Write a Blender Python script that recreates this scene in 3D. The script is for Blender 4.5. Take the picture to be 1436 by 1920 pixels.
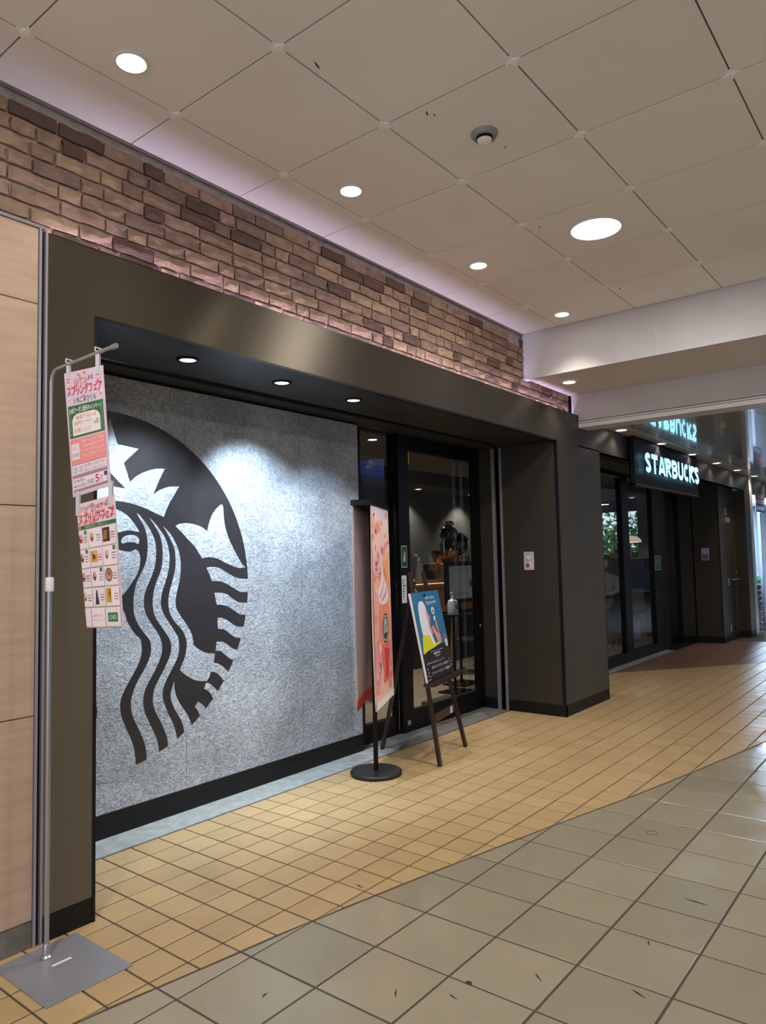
import bpy, bmesh, math, random
from mathutils import Vector, Matrix
for o in list(bpy.data.objects): bpy.data.objects.remove(o, do_unlink=True)
SC = bpy.context.scene
COL = SC.collection
R = math.radians
random.seed(11)

# ------------------------------------------------------------------ camera
YAW, PIT, ROL, FPX = R(38.39554), R(3.77682), R(-1.23307), 1361.26
cam = bpy.data.cameras.new('camera'); camo = bpy.data.objects.new('camera', cam); COL.objects.link(camo)
cam.sensor_fit = 'HORIZONTAL'; cam.sensor_width = 36; cam.lens = FPX/1436*36
cam.clip_start = .05; cam.clip_end = 200
fw = Vector((math.cos(PIT)*math.cos(YAW), math.cos(PIT)*math.sin(YAW), math.sin(PIT)))
rt = Vector((math.sin(YAW), -math.cos(YAW), 0)); up = rt.cross(fw)
r2 = math.cos(ROL)*rt+math.sin(ROL)*up; u2 = -math.sin(ROL)*rt+math.cos(ROL)*up
CAMP = Vector((0, 0, 1.5))
M = Matrix((( r2.x, u2.x, -fw.x, CAMP.x), (r2.y, u2.y, -fw.y, CAMP.y), (r2.z, u2.z, -fw.z, CAMP.z), (0, 0, 0, 1)))
camo.matrix_world = M
SC.camera = camo
cam.dof.use_dof = False

# ------------------------------------------------------------------ world and exposure
w = bpy.data.worlds.new('world'); SC.world = w; w.use_nodes = True
bg = w.node_tree.nodes['Background']; bg.inputs[0].default_value = (.75, .85, 1, 1); bg.inputs[1].default_value = 1.6
SC.view_settings.view_transform = 'Standard'; SC.view_settings.look = 'None'
SC.view_settings.exposure = -0.12; SC.view_settings.gamma = 1.0; SC.view_settings.use_curve_mapping = False

WARM = (1, .87, .72); NEUT = (1, .94, .88); COOL = (.70, .86, 1)
E_DOWN = 50      # ceiling downlights over the shop front
E_BIG = 46       # big round ceiling lights
E_ACC = 150       # recess accent spots
E_SEC = 26       # downlights of the second bay
E_LED = 26

def lamp(name, kind, loc, energy, color, parent=None, target=None, size=.1, spot=90, blend=.5, sizey=None, spread=None):
    L = bpy.data.lights.new(name, kind); L.energy = energy; L.color = color
    if kind == 'SPOT': L.spot_size = R(spot); L.spot_blend = blend; L.shadow_soft_size = size
    elif kind == 'AREA':
        L.shape = 'DISK' if sizey is None else 'RECTANGLE'; L.size = size
        if sizey: L.size_y = sizey
        if spread: L.spread = R(spread)
    else: L.shadow_soft_size = size
    o = bpy.data.objects.new(name, L); COL.objects.link(o); o.location = loc
    if target is not None:
        d = Vector(target)-Vector(loc); o.rotation_euler = d.to_track_quat('-Z', 'Y').to_euler()
    if parent:
        o.parent = parent; o.location = Vector(loc)-parent.location
    return o

# ------------------------------------------------------------------ materials
def lin(c):
    return tuple(((x/255)/12.92 if x/255 <= .04045 else ((x/255+.055)/1.055)**2.4) for x in c)
MATS = {}
def nodes(name):
    m = bpy.data.materials.new(name); m.use_nodes = True; MATS[name] = m
    nt = m.node_tree; b = nt.nodes['Principled BSDF']
    return m, nt, b
def N(nt, t, **k):
    n = nt.nodes.new(t)
    for a, v in k.items(): setattr(n, a, v)
    return n
def mat(name, col, rough=.5, metal=0, spec=.5, noise=0, nscale=8, bump=0, bscale=60, coat=0, emit=None, es=0, aniso=0, stretch=None):
    m, nt, b = nodes(name)
    c = lin(col) if max(col) > 1.001 else col
    b.inputs['Base Color'].default_value = (*c, 1); b.inputs['Roughness'].default_value = rough
    b.inputs['Metallic'].default_value = metal; b.inputs['Specular IOR Level'].default_value = spec
    b.inputs['Coat Weight'].default_value = coat
    tc = N(nt, 'ShaderNodeTexCoord'); src = tc.outputs['Object']
    if stretch:
        mp = N(nt, 'ShaderNodeMapping'); mp.inputs['Scale'].default_value = stretch
        nt.links.new(src, mp.inputs[0]); src = mp.outputs[0]
    if noise:
        n = N(nt, 'ShaderNodeTexNoise'); n.inputs['Scale'].default_value = nscale; n.inputs['Detail'].default_value = 6
        nt.links.new(src, n.inputs['Vector'])
        r = N(nt, 'ShaderNodeValToRGB'); r.color_ramp.elements[0].position = .3; r.color_ramp.elements[1].position = .72
        r.color_ramp.elements[0].color = (*[x*(1-noise) for x in c], 1); r.color_ramp.elements[1].color = (*[min(1, x*(1+noise*.6)) for x in c], 1)
        nt.links.new(n.outputs[0], r.inputs[0]); nt.links.new(r.outputs[0], b.inputs['Base Color'])
    if bump:
        n2 = N(nt, 'ShaderNodeTexNoise'); n2.inputs['Scale'].default_value = bscale; n2.inputs['Detail'].default_value = 4
        nt.links.new(src, n2.inputs['Vector'])
        bu = N(nt, 'ShaderNodeBump'); bu.inputs['Strength'].default_value = bump; bu.inputs['Distance'].default_value = .01
        nt.links.new(n2.outputs[0], bu.inputs['Height']); nt.links.new(bu.outputs[0], b.inputs['Normal'])
    if aniso:
        b.inputs['Anisotropic'].default_value = aniso
        cv = N(nt, 'ShaderNodeCombineXYZ'); cv.inputs[2].default_value = 1
        nt.links.new(cv.outputs[0], b.inputs['Tangent'])
    if emit:
        b.inputs['Emission Color'].default_value = (*emit, 1); b.inputs['Emission Strength'].default_value = es
    return m
def rand_mat(name, stops, rough=.8, blot=.35, bscale=25, bump=.4, bumps=70, spec=.3, const=False, dark=(.05, .035, .03), grime=0, stretch=None, coat=0, roughvar=0):
    """colour picked per object from a ramp, with blotches inside the piece"""
    m, nt, b = nodes(name)
    oi = N(nt, 'ShaderNodeObjectInfo'); geo = N(nt, 'ShaderNodeNewGeometry')
    r = N(nt, 'ShaderNodeValToRGB'); r.color_ramp.interpolation = 'CONSTANT' if const else 'LINEAR'
    el = r.color_ramp.elements
    while len(el) < len(stops): el.new(.5)
    for i, (p, c) in enumerate(stops): el[i].position = p; el[i].color = (*lin(c), 1)
    nt.links.new(oi.outputs['Random'], r.inputs[0])
    n = N(nt, 'ShaderNodeTexNoise'); n.inputs['Scale'].default_value = bscale; n.inputs['Detail'].default_value = 5; n.inputs['Distortion'].default_value = .4
    src = geo.outputs['Position']
    if stretch:
        mp = N(nt, 'ShaderNodeMapping'); mp.inputs['Scale'].default_value = stretch
        nt.links.new(src, mp.inputs[0]); src = mp.outputs[0]
    nt.links.new(src, n.inputs['Vector'])
    mr = N(nt, 'ShaderNodeMapRange'); mr.inputs[1].default_value = .42; mr.inputs[2].default_value = .75; mr.inputs[3].default_value = 0; mr.inputs[4].default_value = blot
    nt.links.new(n.outputs[0], mr.inputs[0])
    mx = N(nt, 'ShaderNodeMix', data_type='RGBA'); nt.links.new(mr.outputs[0], mx.inputs['Factor'])
    nt.links.new(r.outputs[0], mx.inputs['A']); mx.inputs['B'].default_value = (*dark, 1)
    out = mx.outputs['Result']
    if grime:
        n3 = N(nt, 'ShaderNodeTexNoise'); n3.inputs['Scale'].default_value = 2.2; n3.inputs['Detail'].default_value = 8; n3.inputs['Roughness'].default_value = .7
        nt.links.new(src, n3.inputs['Vector'])
        m3 = N(nt, 'ShaderNodeMapRange'); m3.inputs[1].default_value = .35; m3.inputs[2].default_value = .85; m3.inputs[4].default_value = grime
        nt.links.new(n3.outputs[0], m3.inputs[0])
        mx2 = N(nt, 'ShaderNodeMix', data_type='RGBA'); nt.links.new(m3.outputs[0], mx2.inputs['Factor']); nt.links.new(out, mx2.inputs['A']); mx2.inputs['B'].default_value = (*[x*1.0 for x in dark], 1)
        out = mx2.outputs['Result']
    nt.links.new(out, b.inputs['Base Color'])
    b.inputs['Roughness'].default_value = rough; b.inputs['Specular IOR Level'].default_value = spec; b.inputs['Coat Weight'].default_value = coat
    if roughvar:
        m4 = N(nt, 'ShaderNodeMapRange'); m4.inputs[3].default_value = rough-roughvar; m4.inputs[4].default_value = rough+roughvar; m4.inputs[1].default_value = .3; m4.inputs[2].default_value = .7
        nt.links.new(n.outputs[0], m4.inputs[0]); nt.links.new(m4.outputs[0], b.inputs['Roughness'])
    if bump:
        n2 = N(nt, 'ShaderNodeTexNoise'); n2.inputs['Scale'].default_value = bumps; n2.inputs['Detail'].default_value = 4
        nt.links.new(src, n2.inputs['Vector'])
        bu = N(nt, 'ShaderNodeBump'); bu.inputs['Strength'].default_value = bump; bu.inputs['Distance'].default_value = .008
        nt.links.new(n2.outputs[0], bu.inputs['Height']); nt.links.new(bu.outputs[0], b.inputs['Normal'])
    return m

def wormy(name, c1, c2, rough=.6, strength=.7, scale=38, metal=0):
    """wallpaper with short wandering relief strokes and faint tonal clouds"""
    m, nt, b = nodes(name)
    tc = N(nt, 'ShaderNodeNewGeometry')
    n = N(nt, 'ShaderNodeTexNoise'); n.inputs['Scale'].default_value = scale; n.inputs['Detail'].default_value = 1.5; n.inputs['Distortion'].default_value = 1.6
    nt.links.new(tc.outputs['Position'], n.inputs['Vector'])
    cl = N(nt, 'ShaderNodeTexNoise'); cl.inputs['Scale'].default_value = 2.6; cl.inputs['Detail'].default_value = 7
    nt.links.new(tc.outputs['Position'], cl.inputs['Vector'])
    r = N(nt, 'ShaderNodeMapRange'); r.inputs[1].default_value = .38; r.inputs[2].default_value = .60
    nt.links.new(n.outputs[0], r.inputs[0])
    r2_ = N(nt, 'ShaderNodeMapRange'); r2_.inputs[1].default_value = .3; r2_.inputs[2].default_value = .7; r2_.inputs[3].default_value = .72; r2_.inputs[4].default_value = 1.12
    nt.links.new(cl.outputs[0], r2_.inputs[0])
    mx = N(nt, 'ShaderNodeMix', data_type='RGBA'); nt.links.new(r.outputs[0], mx.inputs['Factor'])
    mx.inputs['A'].default_value = (*lin(c1), 1); mx.inputs['B'].default_value = (*lin(c2), 1)
    sc = N(nt, 'ShaderNodeVectorMath', operation='SCALE'); nt.links.new(mx.outputs['Result'], sc.inputs[0]); nt.links.new(r2_.outputs[0], sc.inputs['Scale'])
    nt.links.new(sc.outputs[0], b.inputs['Base Color'])
    b.inputs['Roughness'].default_value = rough; b.inputs['Metallic'].default_value = metal
    bu = N(nt, 'ShaderNodeBump'); bu.inputs['Strength'].default_value = strength; bu.inputs['Distance'].default_value = .006
    nt.links.new(n.outputs[0], bu.inputs['Height']); nt.links.new(bu.outputs[0], b.inputs['Normal'])
    return m

def glass_mat(name, tint=(.92, .95, .95), boost=1.0):
    m = bpy.data.materials.new(name); m.use_nodes = True; nt = m.node_tree; nt.nodes.clear()
    o = N(nt, 'ShaderNodeOutputMaterial'); t = N(nt, 'ShaderNodeBsdfTransparent'); t.inputs[0].default_value = (*tint, 1)
    g = N(nt, 'ShaderNodeBsdfGlossy'); g.inputs['Roughness'].default_value = .005
    f = N(nt, 'ShaderNodeFresnel'); ge = N(nt, 'ShaderNodeNewGeometry'); io = N(nt, 'ShaderNodeMapRange'); io.inputs[3].default_value = 1.5; io.inputs[4].default_value = 1/1.5
    nt.links.new(ge.outputs['Backfacing'], io.inputs[0]); nt.links.new(io.outputs[0], f.inputs[0])
    mu = N(nt, 'ShaderNodeMath', operation='MULTIPLY', use_clamp=True); mu.inputs[1].default_value = boost
    mx = N(nt, 'ShaderNodeMixShader'); nt.links.new(f.outputs[0], mu.inputs[0]); nt.links.new(mu.outputs[0], mx.inputs[0])
    nt.links.new(t.outputs[0], mx.inputs[1]); nt.links.new(g.outputs[0], mx.inputs[2]); nt.links.new(mx.outputs[0], o.inputs[0])
    MATS[name] = m; return m
def emis(name, c, s):
    m = bpy.data.materials.new(name); m.use_nodes = True; nt = m.node_tree; nt.nodes.clear()
    o = N(nt, 'ShaderNodeOutputMaterial'); e = N(nt, 'ShaderNodeEmission'); e.inputs[0].default_value = (*c, 1); e.inputs[1].default_value = s
    nt.links.new(e.outputs[0], o.inputs[0]); MATS[name] = m; return m
def print_mat(name='printed', rough=.45, em=0):
    m, nt, b = nodes(name); a = N(nt, 'ShaderNodeAttribute', attribute_name='Col')
    nt.links.new(a.outputs['Color'], b.inputs['Base Color']); b.inputs['Roughness'].default_value = rough
    if em: nt.links.new(a.outputs['Color'], b.inputs['Emission Color']); b.inputs['Emission Strength'].default_value = em
    return m

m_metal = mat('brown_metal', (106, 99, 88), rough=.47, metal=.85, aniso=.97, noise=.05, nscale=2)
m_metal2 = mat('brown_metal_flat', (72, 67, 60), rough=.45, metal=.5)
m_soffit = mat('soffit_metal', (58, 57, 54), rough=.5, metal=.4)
m_black = mat('black_paint', (8, 8, 11), rough=.45, spec=.25)
m_plinth = mat('black_plinth', (19, 19, 21), rough=.5, spec=.3, noise=.2)
m_edge = mat('dark_edge_trim', (26, 27, 34), rough=.4, metal=.5)
m_steel = mat('steel_rail', (170, 168, 178), rough=.38, metal=.6)
m_wall = wormy('patterned_wallpaper', (143, 148, 157), (174, 181, 190), strength=1.0, scale=36)
m_logo = mat('logo_ink', (44, 42, 45), rough=.33, noise=.22, nscale=7, bump=.12, bscale=45)
m_conc = mat('grey_concrete', (150, 152, 150), rough=.7, noise=.22, nscale=14, bump=.2, bscale=80)
m_wood = mat('pale_wood', (184, 158, 138), rough=.55, noise=.14, nscale=3, stretch=(1, 1, 9), bump=.05)
m_stone = mat('grey_stone', (112, 108, 102), rough=.6, noise=.3, nscale=10)
m_ceil = rand_mat('ceiling_panel_white', [(0, (240, 234, 228)), (1, (244, 238, 232))], rough=.55, blot=.10, bscale=1.2, bump=0, dark=(.35, .32, .28))
m_ceilgap = mat('ceiling_joint', (130, 120, 112), rough=.8)
m_clip = mat('clip_plastic', (250, 246, 246), rough=.5)
m_scuff = mat('black_scuff', (40, 34, 28), rough=.7)
m_beam = mat('beam_paint', (214, 210, 212), rough=.45, noise=.05, nscale=3)
m_slat = mat('soffit_slat', (218, 210, 203), rough=.42)
m_gloss = mat('glossy_ceiling_slat', (192, 190, 190), rough=.12, spec=.9, coat=.9)
m_gloss2 = mat('satin_ceiling_strip', (205, 198, 186), rough=.22, spec=.7)
m_brick = rand_mat('brick_clay', [(0, (156, 128, 110)), (.2, (170, 142, 120)), (.38, (180, 148, 132)), (.55, (184, 156, 128)), (.7, (150, 124, 112)), (.86, (110, 86, 78)), (1, (100, 78, 73))],
                   blot=.55, bscale=16, bump=.7, bumps=55, dark=(.12, .075, .055), const=True, grime=.25)
m_mortar = mat('mortar', (186, 176, 172), rough=.9, noise=.25, nscale=20, bump=.5, bscale=90)
m_tan = rand_mat('tan_tile', [(0, (176, 149, 108)), (.5, (182, 155, 113)), (1, (188, 160, 118))], rough=.38, blot=.16, bscale=5, bump=.10, bumps=30, spec=.45, dark=(.24, .18, .10), grime=.14, roughvar=.08)
m_grey = rand_mat('grey_tile', [(0, (147, 139, 119)), (.5, (153, 145, 124)), (1, (159, 150, 129))], rough=.21, blot=.22, bscale=3.4, bump=.10, bumps=24, spec=.55, dark=(.17, .155, .125), grime=.16, roughvar=.1)
m_red = rand_mat('red_brown_tile', [(0, (124, 92, 76)), (1, (132, 98, 82))], rough=.4, blot=.3, bscale=6, bump=.12, bumps=30, dark=(.1, .06, .05))
m_grout = mat('grout', (74, 68, 61), rough=.9, noise=.2, nscale=20)
m_glass = glass_mat('window_glass', boost=.6)
m_white = mat('white_plastic', (225, 226, 228), rough=.4)
m_alu = mat('satin_aluminium', (176, 178, 186), rough=.3, metal=.8)
m_plate = mat('grey_steel_plate', (150, 152, 162), rough=.38, metal=.35, noise=.05)
m_dwood = mat('dark_red_wood', (44, 24, 24), rough=.35, noise=.3, nscale=12)
m_print = print_mat()
m_cloth = print_mat('printed_cloth', .8)
m_clear = mat('clear_plastic', (205, 206, 212), rough=.2)
m_lamp_w = emis('lamp_glow', (1, .95, .86), 9)
m_lamp_c = emis('spot_glow', (.86, .95, 1), 6)
m_big = emis('round_light_glow', (1, .98, .93), 7)
m_sign = emis('letter_glow', (.31, .74, 1), 2.9)
m_led = emis('led_glow', (.75, .68, 1), 3)
m_inwall = mat('shop_dark_wall', (58, 58, 56), rough=.7, noise=.1)
m_inceil = mat('shop_ceiling', (120, 116, 110), rough=.7)
m_infloor = mat('shop_floor', (160, 148, 130), rough=.4, noise=.1, nscale=2)
m_oak = mat('oak_counter', (150, 108, 68), rough=.5, noise=.2, nscale=5, stretch=(1, 1, 8))
m_card = mat('cardboard', (170, 136, 98), rough=.8, noise=.08)
m_dark = mat('dark_cabinet', (30, 28, 30), rough=.4)
m_chrome = mat('chrome', (200, 200, 205), rough=.12, metal=1)
m_copper = mat('copper', (190, 140, 100), rough=.2, metal=1)
m_skin = mat('skin', (200, 160, 130), rough=.6)
m_hair = mat('black_hair', (22, 18, 18), rough=.5)
m_shirt = mat('beige_cloth', (170, 160, 140), rough=.9)
m_blue = emis('blue_screen', (.12, .25, 1), 2.2)
m_leaf = rand_mat('leaf', [(0, (60, 110, 50)), (1, (120, 160, 80))], blot=.2, bump=0, rough=.6)
m_bark = mat('bark', (90, 70, 55), rough=.9)
m_swall = mat('supermarket_wall', (205, 222, 240), rough=.5)
m_mosaic = mat('mosaic_tile', (210, 205, 200), rough=.25)

# ------------------------------------------------------------------ mesh helpers
class MB:
    def __init__(s): s.v = []; s.f = []
    def add(s, vs, fs):
        b = len(s.v); s.v += [tuple(v) for v in vs]; s.f += [tuple(i+b for i in f) for f in fs]; return s
    def box(s, x0, x1, y0, y1, z0, z1, bev=0):
        if bev:
            bm = bmesh.new(); bmesh.ops.create_cube(bm, size=1)
            for v in bm.verts: v.co = Vector(((x0+x1)/2+v.co.x*(x1-x0), (y0+y1)/2+v.co.y*(y1-y0), (z0+z1)/2+v.co.z*(z1-z0)))
            bmesh.ops.bevel(bm, geom=bm.edges[:], offset=bev, segments=2, affect='EDGES', profile=.6)
            bm.verts.index_update(); s.add([v.co.copy() for v in bm.verts], [[v.index for v in f.verts] for f in bm.faces]); bm.free(); return s
        vs = [(x, y, z) for z in (z0, z1) for y in (y0, y1) for x in (x0, x1)]
        return s.add(vs, [(0, 2, 3, 1), (4, 5, 7, 6), (0, 1, 5, 4), (2, 6, 7, 3), (0, 4, 6, 2), (1, 3, 7, 5)])
    def tube(s, pts, r, n=12, cap=True):
        pts = [Vector(p) for p in pts]; rr = r if isinstance(r, (list, tuple)) else [r]*len(pts)
        rings = []; prev = None
        for i, p in enumerate(pts):
            t = (pts[min(i+1, len(pts)-1)]-pts[max(i-1, 0)]).normalized()
            if prev is None:
                a = Vector((0, 0, 1)) if abs(t.z) < .9 else Vector((1, 0, 0)); u = t.cross(a).normalized()
            else:
                u = (prev-t*prev.dot(t)).normalized()
            prev = u; v = t.cross(u)
            rings.append([p+(u*math.cos(2*math.pi*k/n)+v*math.sin(2*math.pi*k/n))*rr[i] for k in range(n)])
        vs = [q for rg in rings for q in rg]; fs = []
        for i in range(len(rings)-1):
            for k in range(n):
                a = i*n+k; b = i*n+(k+1) % n; fs.append((a, b, b+n, a+n))
        if cap: fs.append(tuple(range(n))[::-1]); fs.append(tuple(range((len(rings)-1)*n, len(rings)*n)))
        return s.add(vs, fs)
    def lathe(s, prof, c=(0, 0, 0), n=32):
        vs = []; fs = []
        for (r, z) in prof:
            for k in range(n):
                a = 2*math.pi*k/n; vs.append((c[0]+r*math.cos(a), c[1]+r*math.sin(a), c[2]+z))
        for i in range(len(prof)-1):
            for k in range(n):
                a = i*n+k; b = i*n+(k+1) % n; fs.append((a, b, b+n, a+n))
        return s.add(vs, fs)
    def beam(s, a, b, w, d, side=(0, 0, 1)):
        """square bar from a to b, w across 'side', d across the other"""
        a = Vector(a); b = Vector(b); t = (b-a).normalized(); u = (Vector(side)-t*Vector(side).dot(t)).normalized(); v = t.cross(u)
        vs = [p+u*sx*w/2+v*sy*d/2 for p in (a, b) for sx, sy in ((-1, -1), (1, -1), (1, 1), (-1, 1))]
        return s.add(vs, [(0, 3, 2, 1), (4, 5, 6, 7), (0, 1, 5, 4), (1, 2, 6, 5), (2, 3, 7, 6), (3, 0, 4, 7)])
    def prism(s, poly, y0, y1):
        """polygon in (x,z), between y0 and y1"""
        n = len(poly); vs = [(x, y0, z) for x, z in poly]+[(x, y1, z) for x, z in poly]
        fs = [tuple(range(n)), tuple(range(n, 2*n))[::-1]]+[(i, i+n, (i+1) % n+n, (i+1) % n) for i in range(n)]
        return s.add(vs, fs)
    def mesh(s, name, m, off=(0, 0, 0), smooth=False, fix=True):
        me = bpy.data.meshes.new(name); ox, oy, oz = off
        me.from_pydata([(x-ox, y-oy, z-oz) for x, y, z in s.v], [], s.f)
        if fix:
            bm = bmesh.new(); bm.from_mesh(me); bmesh.ops.recalc_face_normals(bm, faces=bm.faces[:]); bm.to_mesh(me); bm.free()
        if smooth: me.polygons.foreach_set('use_smooth', [True]*len(me.polygons))
        if m: me.materials.append(m)
        return me
def setp(o, label=None, cat=None, group=None, kind=None):
    if label: o['label'] = label
    if cat: o['category'] = cat
    if group: o['group'] = group
    if kind: o['kind'] = kind
    return o
def wloc(o):
    v = Vector((0, 0, 0))
    while o: v += o.location; o = o.parent
    return v
def obj(name, mb, m, parent=None, loc=None, smooth=False, label=None, cat=None, group=None, kind=None, fix=True):
    """mb in world coordinates; origin at loc (top level) or inherited from the parent"""
    off = Vector(loc) if loc is not None else (wloc(parent) if parent else Vector((0, 0, 0)))
    me = mb.mesh(name, m, off, smooth, fix) if isinstance(mb, MB) else mb
    o = bpy.data.objects.new(name, me); COL.objects.link(o)
    if parent: o.parent = parent; o.location = off-wloc(parent)
    else: o.location = off
    if smooth:
        try:
            md = None
            me.set_sharp_from_angle(angle=R(40))
        except Exception: pass
    return setp(o, label, cat, group, kind)
def thing(name, loc, label=None, cat=None, group=None, kind=None):
    o = bpy.data.objects.new(name, None); o.empty_display_size = .1; COL.objects.link(o); o.location = loc
    return setp(o, label, cat, group, kind)
def dup(root, loc, label=None, rotz=None):
    c = root.copy(); COL.objects.link(c); c.location = loc
    if rotz is not None: c.rotation_euler = (0, 0, rotz)
    if label: c['label'] = label
    for ch in list(root.children):
        d = ch.copy(); COL.objects.link(d); d.parent = c
        for g in list(ch.children):
            e = g.copy(); COL.objects.link(e); e.parent = d
    return c
def bx(*a, **k): return MB().box(*a, **k)

_tc = {}
def text_geo(s, bold=0.0, res=4):
    key = (s, bold)
    if key in _tc: return _tc[key]
    cu = bpy.data.curves.new('t', 'FONT'); cu.body = s; cu.size = 1; cu.resolution_u = res; cu.offset = bold
    o = bpy.data.objects.new('t', cu); COL.objects.link(o); bpy.context.view_layer.update()
    dg = bpy.context.evaluated_depsgraph_get(); ev = o.evaluated_get(dg); me = ev.to_mesh()
    vs = [(v.co.x, v.co.y) for v in me.vertices]; fs = [tuple(p.vertices) for p in me.polygons]
    ev.to_mesh_clear(); bpy.data.objects.remove(o, do_unlink=True)
    if vs:
        x0 = min(v[0] for v in vs); x1 = max(v[0] for v in vs); y0 = min(v[1] for v in vs); y1 = max(v[1] for v in vs)
        vs = [((x-x0)/max(1e-6, x1-x0), (y-y0)/max(1e-6, y1-y0)) for x, y in vs]
    _tc[key] = (vs, fs); return _tc[key]

class Print:
    """flat print: coloured shapes in unit (u,v), laid on a quad TL,TR,BR,BL in space, a little proud of it"""
    def __init__(s, TL, TR, BR, BL, step=.000025):
        s.c = [Vector(p) for p in (TL, TR, BR, BL)]; s.n = (s.c[1]-s.c[0]).cross(s.c[3]-s.c[0]).normalized()*-1
        s.v = []; s.f = []; s.col = []; s.k = 0; s.step = step
        s.W = (s.c[1]-s.c[0]).length; s.H = (s.c[3]-s.c[0]).length
    def P(s, u, v):
        TL, TR, BR, BL = s.c
        return (TL*(1-u)+TR*u)*v+(BL*(1-u)+BR*u)*(1-v)+s.n*(.0006+s.k*s.step)
    def poly(s, pts, col):
        b = len(s.v); s.v += [s.P(*p) for p in pts]; s.f.append(tuple(range(b, b+len(pts)))); s.col.append(lin(col)); s.k += 1
    def rect(s, u0, v0, u1, v1, col): s.poly([(u0, v0), (u1, v0), (u1, v1), (u0, v1)], col)
    def ell(s, u, v, ru, rv, col, n=20, a0=0, a1=360):
        s.poly([(u+ru*math.cos(R(a0+(a1-a0)*i/n)), v+rv*math.sin(R(a0+(a1-a0)*i/n))) for i in range(n+(a1-a0 < 360))], col)
    def text(s, t, u0, v0, u1, v1, col, bold=0.0):
        vs, fs = text_geo(t, bold, 3); b = len(s.v)
        s.v += [s.P(u0+x*(u1-u0), v0+y*(v1-v0)) for x, y in vs]
        for f in fs: s.f.append(tuple(i+b for i in f)); s.col.append(lin(col))
        s.k += 1
    def build(s, name, parent, m=None, **k):
        off = wloc(parent) if parent else Vector((0, 0, 0))
        me = bpy.data.meshes.new(name); me.from_pydata([tuple(p-off) for p in s.v], [], s.f)
        a = me.color_attributes.new('Col', 'FLOAT_COLOR', 'CORNER')
        i = 0
        for p, c in zip(me.polygons, s.col):
            for _ in p.loop_indices: a.data[i].color = (*c, 1); i += 1
        me.materials.append(m or m_print)
        o = bpy.data.objects.new(name, me); COL.objects.link(o)
        if parent: o.parent = parent
        return setp(o, **k)
def slab(c, t, n=None):
    """thin panel: quad corners c, thickness t behind"""
    c = [Vector(p) for p in c]; nn = (c[1]-c[0]).cross(c[3]-c[0]).normalized()
    vs = c+[p+nn*t for p in c]
    return MB().add(vs, [(0, 1, 2, 3), (7, 6, 5, 4), (0, 4, 5, 1), (1, 5, 6, 2), (2, 6, 7, 3), (3, 7, 4, 0)])
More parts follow.
